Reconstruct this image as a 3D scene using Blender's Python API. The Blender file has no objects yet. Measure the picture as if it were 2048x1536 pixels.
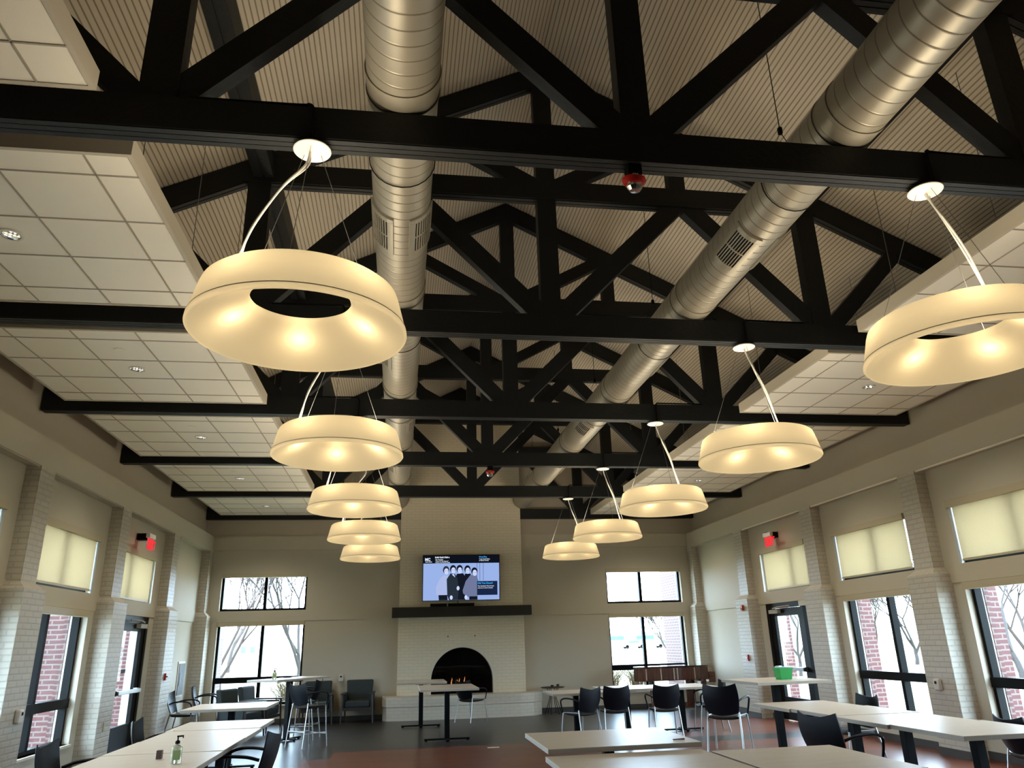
import bpy, bmesh, math, random
from mathutils import Vector, Matrix
random.seed(7)
C = bpy.context.scene.collection
sc = bpy.context.scene
PI = math.pi

# ------------------------------------------------------------------ camera
CAM = Vector((-1.454, 0.0, 1.53))
yaw, pitch, roll = .1535, .3351, -.0279
fwd = Vector((math.sin(yaw)*math.cos(pitch), math.cos(yaw)*math.cos(pitch), math.sin(pitch)))
rgt = Vector((math.cos(yaw), -math.sin(yaw), 0))
up = rgt.cross(fwd)
r2 = rgt*math.cos(roll) + up*math.sin(roll)
u2 = -rgt*math.sin(roll) + up*math.cos(roll)
cd = bpy.data.cameras.new('camera'); cam = bpy.data.objects.new('camera', cd); C.objects.link(cam)
cam.matrix_world = Matrix(((r2.x, u2.x, -fwd.x, CAM.x), (r2.y, u2.y, -fwd.y, CAM.y), (r2.z, u2.z, -fwd.z, CAM.z), (0, 0, 0, 1)))
cd.sensor_width = 36; cd.lens = 1483.9*36/2048; cd.clip_start = .05; cd.clip_end = 500
sc.camera = cam

# ------------------------------------------------------------------ light and exposure
SKY = 7.0
UPW = 7.0  # power of the added ceiling fill over each ring lamp
DNW = 45.0  # power of the fill spots added below the downlights
w = bpy.data.worlds.new('sky'); sc.world = w; w.use_nodes = True
bg = w.node_tree.nodes['Background']
bg.inputs[0].default_value = (.66, .84, 1.0, 1); bg.inputs[1].default_value = SKY
sun = bpy.data.lights.new('sun', 'SUN'); sun.energy = 2.0; sun.angle = .01; sun.color = (1, .95, .86)
so = bpy.data.objects.new('sun', sun); C.objects.link(so)
so.rotation_euler = (math.radians(38), math.radians(8), math.radians(0))
sc.view_settings.view_transform = 'Standard'; sc.view_settings.look = 'None'
sc.view_settings.gamma = 1; EXPO = 1.65; sc.view_settings.exposure = EXPO
sc.view_settings.use_curve_mapping = False
sc.cycles.max_bounces = 9; sc.cycles.diffuse_bounces = 5; sc.cycles.glossy_bounces = 4
sc.cycles.transparent_max_bounces = 12; sc.cycles.transmission_bounces = 6
sc.cycles.sample_clamp_indirect = 6; sc.cycles.use_denoising = True
sc.cycles.caustics_reflective = False; sc.cycles.caustics_refractive = False

def portal(loc, sx, sy, d):
    l = bpy.data.lights.new('portal', 'AREA'); l.shape = 'RECTANGLE'; l.size = sx; l.size_y = sy
    l.cycles.is_portal = True
    o = bpy.data.objects.new('daylight_portal', l); C.objects.link(o); o.location = loc
    o.rotation_euler = Vector(d).to_track_quat('-Z', 'Y' if abs(d[1]) < .5 else 'Z').to_euler()

# ------------------------------------------------------------------ materials
def nodes(name):
    m = bpy.data.materials.new(name); m.use_nodes = True
    return m, m.node_tree.nodes, m.node_tree.links, m.node_tree.nodes['Principled BSDF']
def mat(name, col, rough=.6, metal=0, bump=0, bscale=60, var=0, vscale=4, emit=None, es=1, coat=0, spec=.5):
    m, N, L, b = nodes(name)
    b.inputs['Base Color'].default_value = (*col, 1); b.inputs['Roughness'].default_value = rough
    b.inputs['Metallic'].default_value = metal; b.inputs['Specular IOR Level'].default_value = spec
    if coat: b.inputs['Coat Weight'].default_value = coat
    if emit: b.inputs['Emission Color'].default_value = (*emit, 1); b.inputs['Emission Strength'].default_value = es
    tc = N.new('ShaderNodeTexCoord')
    if bump:
        n = N.new('ShaderNodeTexNoise'); n.inputs['Scale'].default_value = bscale; n.inputs['Detail'].default_value = 4
        L.new(tc.outputs['Object'], n.inputs['Vector'])
        bp = N.new('ShaderNodeBump'); bp.inputs['Strength'].default_value = bump; bp.inputs['Distance'].default_value = .01
        L.new(n.outputs['Fac'], bp.inputs['Height']); L.new(bp.outputs['Normal'], b.inputs['Normal'])
    if var:
        n = N.new('ShaderNodeTexNoise'); n.inputs['Scale'].default_value = vscale; n.inputs['Detail'].default_value = 5
        L.new(tc.outputs['Object'], n.inputs['Vector'])
        mx = N.new('ShaderNodeMix'); mx.data_type = 'RGBA'
        mx.inputs[6].default_value = (*[c*(1-var) for c in col], 1); mx.inputs[7].default_value = (*[min(1, c*(1+var)) for c in col], 1)
        L.new(n.outputs['Fac'], mx.inputs[0]); L.new(mx.outputs[2], b.inputs['Base Color'])
    return m
def brickmat(name, c1, c2, mortar, bw=.2, bh=.067, ms=.012, bump=.6, rough=.6, scale=1, vary=0):
    m, N, L, b = nodes(name); b.inputs['Roughness'].default_value = rough
    uv = N.new('ShaderNodeUVMap'); uv.uv_map = 'UVMap'
    t = N.new('ShaderNodeTexBrick'); t.inputs['Scale'].default_value = scale
    t.inputs['Brick Width'].default_value = bw; t.inputs['Row Height'].default_value = bh
    t.inputs['Mortar Size'].default_value = ms; t.inputs['Mortar Smooth'].default_value = .3
    t.inputs['Color1'].default_value = (*c1, 1); t.inputs['Color2'].default_value = (*c2, 1); t.inputs['Mortar'].default_value = (*mortar, 1)
    L.new(uv.outputs[0], t.inputs['Vector']); L.new(t.outputs['Color'], b.inputs['Base Color'])
    bp = N.new('ShaderNodeBump'); bp.inputs['Strength'].default_value = bump; bp.inputs['Distance'].default_value = .008; bp.invert = True
    L.new(t.outputs['Fac'], bp.inputs['Height']); L.new(bp.outputs['Normal'], b.inputs['Normal'])
    return m
def plankmat(name, c1, c2, rough, along_x=True, pw=.15, pl=1.2):
    m, N, L, b = nodes(name); b.inputs['Roughness'].default_value = rough; b.inputs['Specular IOR Level'].default_value = .38
    uv = N.new('ShaderNodeUVMap'); uv.uv_map = 'UVMap'
    t = N.new('ShaderNodeTexBrick'); t.inputs['Scale'].default_value = 1
    t.inputs['Brick Width'].default_value = pl; t.inputs['Row Height'].default_value = pw
    t.inputs['Mortar Size'].default_value = .002; t.inputs['Mortar'].default_value = (*[c*.35 for c in c1], 1)
    t.inputs['Color1'].default_value = (*c1, 1); t.inputs['Color2'].default_value = (*c2, 1)
    L.new(uv.outputs[0], t.inputs['Vector'])
    mp = N.new('ShaderNodeMapping'); mp.inputs['Scale'].default_value = (1.5, 26, 1); L.new(uv.outputs[0], mp.inputs['Vector'])
    n = N.new('ShaderNodeTexNoise'); n.inputs['Scale'].default_value = 2; n.inputs['Detail'].default_value = 6; L.new(mp.outputs[0], n.inputs['Vector'])
    mx = N.new('ShaderNodeMix'); mx.data_type = 'RGBA'; mx.blend_type = 'MULTIPLY'; mx.inputs[0].default_value = .8
    cr = N.new('ShaderNodeValToRGB'); cr.color_ramp.elements[0].position = .3; cr.color_ramp.elements[0].color = (.5, .5, .5, 1); cr.color_ramp.elements[1].position = .75
    L.new(n.outputs['Fac'], cr.inputs[0]); L.new(t.outputs['Color'], mx.inputs[6]); L.new(cr.outputs[0], mx.inputs[7]); L.new(mx.outputs[2], b.inputs['Base Color'])
    bp = N.new('ShaderNodeBump'); bp.inputs['Strength'].default_value = .12; bp.inputs['Distance'].default_value = .004
    L.new(n.outputs['Fac'], bp.inputs['Height']); L.new(bp.outputs['Normal'], b.inputs['Normal'])
    return m
def woodmat(name, c1, c2, rough=.35, sc_=(1, 14, 14)):
    m, N, L, b = nodes(name); b.inputs['Roughness'].default_value = rough
    tc = N.new('ShaderNodeTexCoord'); mp = N.new('ShaderNodeMapping'); mp.inputs['Scale'].default_value = sc_
    n = N.new('ShaderNodeTexNoise'); n.inputs['Scale'].default_value = 3; n.inputs['Detail'].default_value = 6
    cr = N.new('ShaderNodeValToRGB'); cr.color_ramp.elements[0].color = (*c1, 1); cr.color_ramp.elements[1].color = (*c2, 1)
    cr.color_ramp.elements[0].position = .35; cr.color_ramp.elements[1].position = .65
    L.new(tc.outputs['Object'], mp.inputs[0]); L.new(mp.outputs[0], n.inputs['Vector']); L.new(n.outputs['Fac'], cr.inputs[0]); L.new(cr.outputs[0], b.inputs['Base Color'])
    return m
def emitmat(name, col, s=1):
    m = bpy.data.materials.new(name); m.use_nodes = True; N = m.node_tree.nodes; L = m.node_tree.links
    N.clear(); e = N.new('ShaderNodeEmission'); o = N.new('ShaderNodeOutputMaterial')
    e.inputs[0].default_value = (*col, 1); e.inputs[1].default_value = s*2**-EXPO; L.new(e.outputs[0], o.inputs[0]); return m

WALL = (.54, .49, .385)
m_wall = mat('wall_paint', WALL, .75, bump=.05, bscale=200)
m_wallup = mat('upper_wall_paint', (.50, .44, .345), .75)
m_brick = brickmat('white_painted_brick', (.55, .505, .415), (.51, .47, .385), (.45, .41, .335), ms=.010, bump=.55, rough=.5)
m_stack = brickmat('painted_brick_stack', (.80, .72, .545), (.78, .70, .53), (.70, .63, .485), bump=.35, ms=.007, rough=.55)
m_hearth = brickmat('painted_brick_hearth', (.74, .68, .56), (.72, .66, .545), (.66, .60, .50), bump=.3, ms=.007, rough=.5)
m_stone = mat('painted_cap', (.74, .68, .54), .5)
m_red = brickmat('red_brick', (.075, .0085, .0065), (.058, .007, .0055), (.12, .080, .068), bump=.5, ms=.013)
m_black = mat('black_timber', (.0075, .0085, .0085), .55, bump=.35, bscale=25, spec=.35)
m_iron = mat('black_metal', (.003, .0035, .004), .55, spec=.12)
m_frame = mat('bronze_window_frame', (.0025, .003, .003), .45, spec=.12)
m_tile = mat('acoustic_tile', (.92, .86, .73), .9, bump=.15, bscale=300)
m_grid = mat('ceiling_grid', (.40, .35, .27), .6)
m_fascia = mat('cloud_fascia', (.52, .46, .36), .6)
m_white = mat('white_plastic', (.75, .72, .64), .35)
m_cream = mat('cream_shade_box', (.50, .43, .29), .5)
m_chrome = mat('chrome', (.8, .8, .8), .12, metal=1)
m_steel = mat('brushed_metal', (.36, .355, .34), .36, metal=1)
m_duct = None
m_top = woodmat('table_laminate', (.66, .575, .46), (.72, .635, .52), .36, (1, 18, 18))
m_edge = mat('table_edge', (.40, .355, .29), .4)
m_chair = mat('black_chair_shell', (.004, .0055, .009), .42, spec=.22)
m_seat = mat('black_seat_fabric', (.014, .0135, .013), .6, bump=.2, bscale=400, spec=.3)
m_green = mat('dark_green_upholstery', (.028, .040, .040), .8, bump=.2, bscale=300, var=.2, vscale=20)
m_wood_dk = mat('dark_wood_frame', (.035, .028, .026), .4)
m_base = mat('dark_baseboard', (.055, .048, .042), .5)
m_deck = None
m_floor_g = plankmat('grey_brown_plank', (.046, .040, .034), (.033, .029, .025), .30)
m_floor_r = plankmat('red_brown_plank', (.20, .060, .030), (.14, .042, .022), .32)

def deckmat():
    m, N, L, b = nodes('beadboard_deck'); b.inputs['Roughness'].default_value = .7
    uv = N.new('ShaderNodeTexCoord'); sp = N.new('ShaderNodeSeparateXYZ'); L.new(uv.outputs['Object'], sp.inputs[0])
    a = N.new('ShaderNodeMath'); a.operation = 'DIVIDE'; a.inputs[1].default_value = .0435; L.new(sp.outputs['X'], a.inputs[0])
    f = N.new('ShaderNodeMath'); f.operation = 'FRACT'; L.new(a.outputs[0], f.inputs[0])
    p = N.new('ShaderNodeMath'); p.operation = 'PINGPONG'; p.inputs[1].default_value = .5; L.new(f.outputs[0], p.inputs[0])
    cr = N.new('ShaderNodeValToRGB'); cr.color_ramp.elements[0].position = .06; cr.color_ramp.elements[0].color = (.22, .175, .115, 1)
    cr.color_ramp.elements[1].position = .17; cr.color_ramp.elements[1].color = (.50, .44, .34, 1)
    L.new(p.outputs[0], cr.inputs[0]); L.new(cr.outputs[0], b.inputs['Base Color'])
    mr = N.new('ShaderNodeMapRange'); mr.inputs['From Max'].default_value = .2; L.new(p.outputs[0], mr.inputs[0])
    bp = N.new('ShaderNodeBump'); bp.inputs['Strength'].default_value = .5; bp.inputs['Distance'].default_value = .006
    L.new(mr.outputs[0], bp.inputs['Height']); L.new(bp.outputs['Normal'], b.inputs['Normal'])
    return m
m_deck = deckmat()
def ductmat():
    m, N, L, b = nodes('spiral_duct_metal'); b.inputs['Roughness'].default_value = .42; b.inputs['Metallic'].default_value = .35
    tc = N.new('ShaderNodeTexCoord'); sp = N.new('ShaderNodeSeparateXYZ'); L.new(tc.outputs['Object'], sp.inputs[0])
    # helix phase: y/pitch + angle/2pi
    at = N.new('ShaderNodeMath'); at.operation = 'ARCTAN2'; L.new(sp.outputs['X'], at.inputs[0]); L.new(sp.outputs['Z'], at.inputs[1])
    d2 = N.new('ShaderNodeMath'); d2.operation = 'DIVIDE'; d2.inputs[1].default_value = 2*PI; L.new(at.outputs[0], d2.inputs[0])
    dy = N.new('ShaderNodeMath'); dy.operation = 'DIVIDE'; dy.inputs[1].default_value = .111; L.new(sp.outputs['Y'], dy.inputs[0])
    ad = N.new('ShaderNodeMath'); ad.operation = 'ADD'; L.new(dy.outputs[0], ad.inputs[0]); L.new(d2.outputs[0], ad.inputs[1])
    f = N.new('ShaderNodeMath'); f.operation = 'FRACT'; L.new(ad.outputs[0], f.inputs[0])
    p = N.new('ShaderNodeMath'); p.operation = 'PINGPONG'; p.inputs[1].default_value = .5; L.new(f.outputs[0], p.inputs[0])
    cr = N.new('ShaderNodeValToRGB'); cr.color_ramp.elements[0].position = .02; cr.color_ramp.elements[0].color = (.20, .16, .11, 1)
    cr.color_ramp.elements[1].position = .055; cr.color_ramp.elements[1].color = (.37, .335, .26, 1)
    L.new(p.outputs[0], cr.inputs[0]); L.new(cr.outputs[0], b.inputs['Base Color'])
    mr = N.new('ShaderNodeMapRange'); mr.inputs['From Max'].default_value = .08; L.new(p.outputs[0], mr.inputs[0])
    bp = N.new('ShaderNodeBump'); bp.inputs['Strength'].default_value = .6; bp.inputs['Distance'].default_value = .004; bp.invert = True
    L.new(mr.outputs[0], bp.inputs['Height']); L.new(bp.outputs['Normal'], b.inputs['Normal'])
    return m
m_duct = ductmat()
m_ductp = mat('duct_metal_plain', (.37, .335, .26), .42, metal=.35)
def shademat():
    m = bpy.data.materials.new('translucent_lamp_shade'); m.use_nodes = True; N = m.node_tree.nodes; L = m.node_tree.links; N.clear()
    o = N.new('ShaderNodeOutputMaterial'); tr = N.new('ShaderNodeBsdfTranslucent'); tr.inputs[0].default_value = (.95, .86, .66, 1)
    df = N.new('ShaderNodeBsdfDiffuse'); df.inputs[0].default_value = (.55, .5, .4, 1)
    em = N.new('ShaderNodeEmission'); em.inputs[0].default_value = (1.0, .79, .48, 1); em.inputs[1].default_value = .078
    mx = N.new('ShaderNodeMixShader'); mx.inputs[0].default_value = .65; ad = N.new('ShaderNodeAddShader')
    L.new(df.outputs[0], mx.inputs[1]); L.new(tr.outputs[0], mx.inputs[2]); L.new(mx.outputs[0], ad.inputs[0]); L.new(em.outputs[0], ad.inputs[1]); L.new(ad.outputs[0], o.inputs[0])
    return m
m_shade = shademat()
def fabricmat():
    m = bpy.data.materials.new('roller_shade_fabric'); m.use_nodes = True; N = m.node_tree.nodes; L = m.node_tree.links; N.clear()
    o = N.new('ShaderNodeOutputMaterial'); tr = N.new('ShaderNodeBsdfTranslucent'); tr.inputs[0].default_value = (.34, .30, .22, 1)
    df = N.new('ShaderNodeBsdfDiffuse'); df.inputs[0].default_value = (.50, .45, .35, 1)
    tc = N.new('ShaderNodeTexCoord'); mp = N.new('ShaderNodeMapping'); mp.inputs['Scale'].default_value = (40, 12, 60)
    n = N.new('ShaderNodeTexNoise'); n.inputs['Scale'].default_value = 3; L.new(tc.outputs['Object'], mp.inputs[0]); L.new(mp.outputs[0], n.inputs['Vector'])
    cr = N.new('ShaderNodeValToRGB'); cr.color_ramp.elements[0].color = (.50, .425, .30, 1); cr.color_ramp.elements[1].color = (.62, .53, .385, 1)
    L.new(n.outputs['Fac'], cr.inputs[0]); L.new(cr.outputs[0], tr.inputs[0])
    mx = N.new('ShaderNodeMixShader'); mx.inputs[0].default_value = .62
    L.new(df.outputs[0], mx.inputs[1]); L.new(tr.outputs[0], mx.inputs[2]); L.new(mx.outputs[0], o.inputs[0]); return m
m_fabric = fabricmat()
def glassmat(name='window_glass', tint=(.93, .97, 1)):
    m = bpy.data.materials.new(name); m.use_nodes = True; N = m.node_tree.nodes; L = m.node_tree.links; N.clear()
    o = N.new('ShaderNodeOutputMaterial'); t = N.new('ShaderNodeBsdfTransparent'); t.inputs[0].default_value = (*tint, 1)
    g = N.new('ShaderNodeBsdfGlossy'); g.inputs['Roughness'].default_value = .02
    lw = N.new('ShaderNodeLayerWeight'); pw = N.new('ShaderNodeMath'); pw.operation = 'POWER'; pw.inputs[1].default_value = 5
    fr = N.new('ShaderNodeMath'); fr.operation = 'MULTIPLY_ADD'; fr.inputs[1].default_value = .45; fr.inputs[2].default_value = .02; mx = N.new('ShaderNodeMixShader')
    L.new(lw.outputs['Facing'], pw.inputs[0]); L.new(pw.outputs[0], fr.inputs[0]); L.new(fr.outputs[0], mx.inputs[0]); L.new(t.outputs[0], mx.inputs[1]); L.new(g.outputs[0], mx.inputs[2]); L.new(mx.outputs[0], o.inputs[0]); return m
m_glass = glassmat()

# ------------------------------------------------------------------ geometry helpers
def boxuv(me):
    uvl = me.uv_layers.new(name='UVMap')
    for p in me.polygons:
        n = p.normal; ax = max(range(3), key=lambda i: abs(n[i]))
        for li in p.loop_indices:
            co = me.vertices[me.loops[li].vertex_index].co
            uvl.data[li].uv = (co.y, co.z) if ax == 0 else ((co.x, co.z) if ax == 1 else (co.x, co.y))
def obj(name, bm, m, parent=None, smooth=False, loc=None, uv=False, bevel=0, recalc=True):
    me = bpy.data.meshes.new(name)
    if recalc: bmesh.ops.recalc_face_normals(bm, faces=bm.faces)
    bm.to_mesh(me); bm.free()
    for mm in (m if isinstance(m, (list, tuple)) else [m]): me.materials.append(mm)
    if smooth:
        for p in me.polygons: p.use_smooth = True
        if smooth == 'auto':
            try: me.set_sharp_from_angle(angle=math.radians(40))
            except Exception: pass
    if uv: boxuv(me)
    o = bpy.data.objects.new(name, me); C.objects.link(o)
    if parent: o.parent = parent
    if loc is not None: o.location = loc
    if bevel:
        b = o.modifiers.new('bevel', 'BEVEL'); b.width = bevel; b.segments = 2; b.limit_method = 'ANGLE'; b.angle_limit = math.radians(40)
    return o
def box(bm, x0, x1, y0, y1, z0, z1, mi=0):
    vs = [bm.verts.new(v) for v in ((x0, y0, z0), (x1, y0, z0), (x1, y1, z0), (x0, y1, z0), (x0, y0, z1), (x1, y0, z1), (x1, y1, z1), (x0, y1, z1))]
    for f in ((0, 3, 2, 1), (4, 5, 6, 7), (0, 1, 5, 4), (1, 2, 6, 5), (2, 3, 7, 6), (3, 0, 4, 7)):
        fc = bm.faces.new([vs[i] for i in f]); fc.material_index = mi
    return vs
def bx(*a):
    bm = bmesh.new(); box(bm, *a); return bm
def beam2(bm, p, q, wd, y0, y1):
    """timber in an x-z plane from p to q (x,z), width wd, between y0 and y1"""
    a = Vector((p[0], 0, p[1])); b = Vector((q[0], 0, q[1])); d = (b-a).normalized(); n = Vector((-d.z, 0, d.x))*wd/2
    prism(bm, [(a-n)[:], (b-n)[:], (b+n)[:], (a+n)[:]], y0, y1)
def prism(bm, pts, y0, y1):
    """pts list of (x,_,z) outline, extruded along y"""
    A = [bm.verts.new((p[0], y0, p[2])) for p in pts]; B = [bm.verts.new((p[0], y1, p[2])) for p in pts]
    bm.faces.new(A); bm.faces.new(B[::-1]); k = len(pts)
    for i in range(k): bm.faces.new((A[i], B[i], B[(i+1) % k], A[(i+1) % k]))
def prismz(bm, pts, z0, z1):
    A = [bm.verts.new((p[0], p[1], z0)) for p in pts]; B = [bm.verts.new((p[0], p[1], z1)) for p in pts]
    bm.faces.new(A[::-1]); bm.faces.new(B); k = len(pts)
    for i in range(k): bm.faces.new((A[i], A[(i+1) % k], B[(i+1) % k], B[i]))
def tube(bm, pts, r, seg=8, cap=True):
    pts = [Vector(p) for p in pts]; rings = []; n = len(pts); rad = r if isinstance(r, (list, tuple)) else [r]*n
    d0 = (pts[1]-pts[0]).normalized(); ref = Vector((0, 0, 1)) if abs(d0.z) < .9 else Vector((1, 0, 0))
    u = d0.cross(ref).normalized()
    for i in range(n):
        d = (pts[min(i+1, n-1)]-pts[max(i-1, 0)]).normalized()
        u = (u - d*u.dot(d)).normalized(); v = d.cross(u)
        rings.append([bm.verts.new(pts[i]+(u*math.cos(2*PI*k/seg)+v*math.sin(2*PI*k/seg))*rad[i]) for k in range(seg)])
    for i in range(n-1):
        for k in range(seg): bm.faces.new((rings[i][k], rings[i][(k+1) % seg], rings[i+1][(k+1) % seg], rings[i+1][k]))
    if cap:
        bm.faces.new(rings[0][::-1]); bm.faces.new(rings[-1])
def lathe(bm, prof, seg=32, c=(0, 0, 0), closed=False):
    rings = []
    for r, z in prof:
        if r < 1e-5: rings.append([bm.verts.new((c[0], c[1], c[2]+z))])
        else: rings.append([bm.verts.new((c[0]+r*math.cos(2*PI*k/seg), c[1]+r*math.sin(2*PI*k/seg), c[2]+z)) for k in range(seg)])
    pr = list(zip(rings, rings[1:])) + ([(rings[-1], rings[0])] if closed else [])
    for a, b in pr:
        for k in range(seg):
            k2 = (k+1) % seg
            if len(a) == 1 and len(b) == 1: continue
            if len(a) == 1: bm.faces.new((a[0], b[k2], b[k]))
            elif len(b) == 1: bm.faces.new((a[k], a[k2], b[0]))
            else: bm.faces.new((a[k], a[k2], b[k2], b[k]))
def bez(pts, n=16):
    """catmull-rom through pts"""
    P = [Vector(p) for p in pts]; P = [2*P[0]-P[1]] + P + [2*P[-1]-P[-2]]; out = []
    for i in range(1, len(P)-2):
        for j in range(n):
            t = j/n; a, b, c_, d = P[i-1], P[i], P[i+1], P[i+2]
            out.append(.5*((2*b)+(-a+c_)*t+(2*a-5*b+4*c_-d)*t*t+(-a+3*b-3*c_+d)*t**3))
    out.append(P[-2]); return out
def thing(name, label, cat, loc=(0, 0, 0), rz=0, group=None):
    o = bpy.data.objects.new(name, None); C.objects.link(o); o.location = loc; o.rotation_euler = (0, 0, rz)
    o.empty_display_size = .1; o['label'] = label; o['category'] = cat
    if group: o['group'] = group
    return o
def tag(o, label, cat, group=None, kind=None):
    o['label'] = label; o['category'] = cat
    if group: o['group'] = group
    if kind: o['kind'] = kind
    return o
def struct(name, bm, m, parent=None, **k):
    o = obj(name, bm, m, parent, **k)
    if parent is None: o['kind'] = 'structure'
    return o
def dup(root, loc, rz, label, scale=1):
    r = root.copy(); C.objects.link(r); r.location = loc; r.rotation_euler = (0, 0, rz); r['label'] = label; r.scale = (scale,)*3
    for ch in root.children:
        c = ch.copy(); C.objects.link(c); c.parent = r
        for g in ch.children:
            d = g.copy(); C.objects.link(d); d.parent = c
    return r

# ------------------------------------------------------------------ the room
S = 2.837
YT = [3.81+S*k for k in range(6)]            # front faces of the trusses
YB = 18.18                                   # face of the back wall
YF = -7.0
def pier_y(k): return 3.88+.07+S*k-.07       # pier centre lines lie under the trusses
# floor
bm = bmesh.new()
red = [(-2.8, 3.1, YF, 12.2), (-2.4, 3.1, 12.2, 12.95), (3.1, 6.2, YF, 12.1), (3.1, 6.2, 12.75, 15.6)]
xs = [-6.6, -2.8, -2.4, 3.1, 6.6]; ys = [YF, 12.1, 12.2, 12.75, 12.95, 15.6, 18.7]
V = {(i, j): bm.verts.new((x, y, 0)) for i, x in enumerate(xs) for j, y in enumerate(ys)}
for i in range(len(xs)-1):
    for j in range(len(ys)-1):
        f = bm.faces.new((V[i, j], V[i+1, j], V[i+1, j+1], V[i, j+1])); cx, cy = (xs[i]+xs[i+1])/2, (ys[j]+ys[j+1])/2
        f.material_index = int(any(a < cx < b+.5*(b > 6) and c_ < cy < d for a, b, c_, d in red))
struct('floor', bm, [m_floor_g, m_floor_r], uv=True)

def grid_wall(axis, side, u0, u1, z0, z1, d0, d1, holes):
    """boxes around holes (u0,u1,z0,z1); axis 'x': wall normal along x"""
    us = sorted({u0, u1, *[h[0] for h in holes], *[h[1] for h in holes]}); zs = sorted({z0, z1, *[h[2] for h in holes], *[h[3] for h in holes]})
    bm = bmesh.new()
    for a, b in zip(us, us[1:]):
        run = None
        for c_, d in zip(zs, zs[1:]):
            cu, cz = (a+b)/2, (c_+d)/2
            hole = any(h[0] < cu < h[1] and h[2] < cz < h[3] for h in holes)
            if not hole:
                if run: run[1] = d
                else: run = [c_, d]
            if (hole or d == zs[-1]) and run:
                if axis == 'x': box(bm, *sorted((side*d0, side*d1)), a, b, run[0], run[1])
                else: box(bm, a, b, d0, d1, run[0], run[1])
                run = None
    return bm
WX = 5.86
bays = [0, 1, 2]                              # window bays between pier k and k+1
def wopen(k): yp = YT[k]+.07; return yp+.43, yp+2.36
sideholes = []
for k in bays:
    a, b = wopen(k); sideholes += [(a, b, .38, 2.12), (a, b, 2.36, 3.18)]
a, b = wopen(3); dopen = (12.86, 14.70)
sideholes += [(dopen[0], dopen[1], 0, 2.12), (12.84, 14.66, 2.36, 3.18)]
for s, nm in ((-1, 'left'), (1, 'right')):
    struct('wall_'+nm, grid_wall('x', s, YF, 18.5, 0, 3.72, WX, WX+.29, sideholes), m_wall)
    struct('wall_%s_upper' % nm, bx(*sorted((s*5.9, s*6.15)), YF, 18.5, 3.72, 5.2), m_wallup)
    # projecting bulkhead band along the top of the piers
    struct('trim_%d' % (1 if s < 0 else 2), bx(*sorted((s*5.69, s*5.9)), YF, YB, 3.665, 4.01), m_wall)
    # belt course below the upper windows
    bm = bmesh.new(); box(bm, *sorted((s*5.845, s*WX)), YF, YB, 2.125, 2.355)
    struct('trim_%d' % (3 if s < 0 else 4), bm, m_wall)
    # metal channel under the bulkhead; right one coloured paler for the light it reflects
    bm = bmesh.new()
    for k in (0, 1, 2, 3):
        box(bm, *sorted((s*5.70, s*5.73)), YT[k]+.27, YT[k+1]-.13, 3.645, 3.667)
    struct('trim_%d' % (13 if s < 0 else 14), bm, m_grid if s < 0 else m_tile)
    # baseboard
    bm = bmesh.new()
    segs = [(YF, dopen[0]-.05), (dopen[1]+.05, YB)]
    for a, b in segs: box(bm, *sorted((s*5.845, s*WX)), a, b, 0, .10)
    struct('baseboard_'+nm, bm, m_base)
    # brick pilasters with a wider lower half and sloped shoulders
    for k in range(6):
        yc = YT[k]+.07; bm = bmesh.new()
        hw = .19; hl = .28; x0 = s*5.86; xu = s*5.69; xl = s*5.60
        y1 = min(yc+hl, YB-.01)
        box(bm, *sorted((xu, x0)), yc-hw, yc+hw, 2.33, 3.665)
        box(bm, *sorted((xl, x0)), yc-hl, y1, 0, 2.25)
        # shoulder (frustum)
        lo = [(x0, yc-hl, 2.25), (xl, yc-hl, 2.25), (xl, y1, 2.25), (x0, y1, 2.25)]
        hi = [(x0, yc-hw, 2.33), (xu, yc-hw, 2.33), (xu, min(yc+hw, y1), 2.33), (x0, min(yc+hw, y1), 2.33)]
        L_ = [bm.verts.new(p) for p in lo]; H_ = [bm.verts.new(p) for p in hi]
        for i in range(4): bm.faces.new((L_[i], L_[(i+1) % 4], H_[(i+1) % 4], H_[i]))
        p = struct('pillar_%d' % (k+1+(6 if s > 0 else 0)), bm, m_brick, uv=True)
        bm = bmesh.new(); box(bm, *sorted((s*5.588, s*5.60)), yc-hl-.01, y1, 0, .10); obj('baseboard', bm, m_base, p)
backholes = [(-5.45, -3.55, .38, 2.12), (-5.45, -3.55, 2.36, 3.18), (3.55, 5.45, .38, 2.12), (3.55, 5.45, 2.36, 3.18), (-.75, .75, .40, 1.55)]
struct('wall_back', grid_wall('y', 1, -5.9, 5.9, 0, 4.0, YB, YB+.3, backholes), m_wall)
bm = bmesh.new(); prism(bm, [(-6.15, 0, 4.0), (6.15, 0, 4.0), (6.15, 0, 4.62), (0, 0, 7.75), (-6.15, 0, 4.62)], YB, YB+.3)
struct('wall_back_gable', bm, m_wallup)
bm = bmesh.new(); box(bm, -6.15, 6.15, YF-.2, YF, 0, 4.8); prism(bm, [(-6.15, 0, 4.8), (6.15, 0, 4.8), (0, 0, 7.8)], YF-.2, YF)
struct('wall_front', bm, m_wall)
for i, (a, b) in enumerate(((-5.69, -1.45), (1.45, 5.69))):
    struct('trim_%d' % (5+i), bx(a, b, YB-.05, YB, 3.70, 4.02), m_wall)
    struct('trim_%d' % (7+i), bx(a, b, YB-.014, YB, 2.125, 2.355), m_wall)
    bm = bmesh.new()
    xa, xb = (-3.5, -1.45) if i == 0 else (1.45, 3.5)
    box(bm, xa, xb, YB-.012, YB, .10, .875); struct('trim_%d' % (9+i), bm, m_wall)
struct('baseboard_back_left', bx(-5.6, -1.76, YB-.02, YB, 0, .10), m_base)
struct('baseboard_back_right', bx(1.78, 5.6, YB-.02, YB, 0, .10), m_base)
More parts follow.
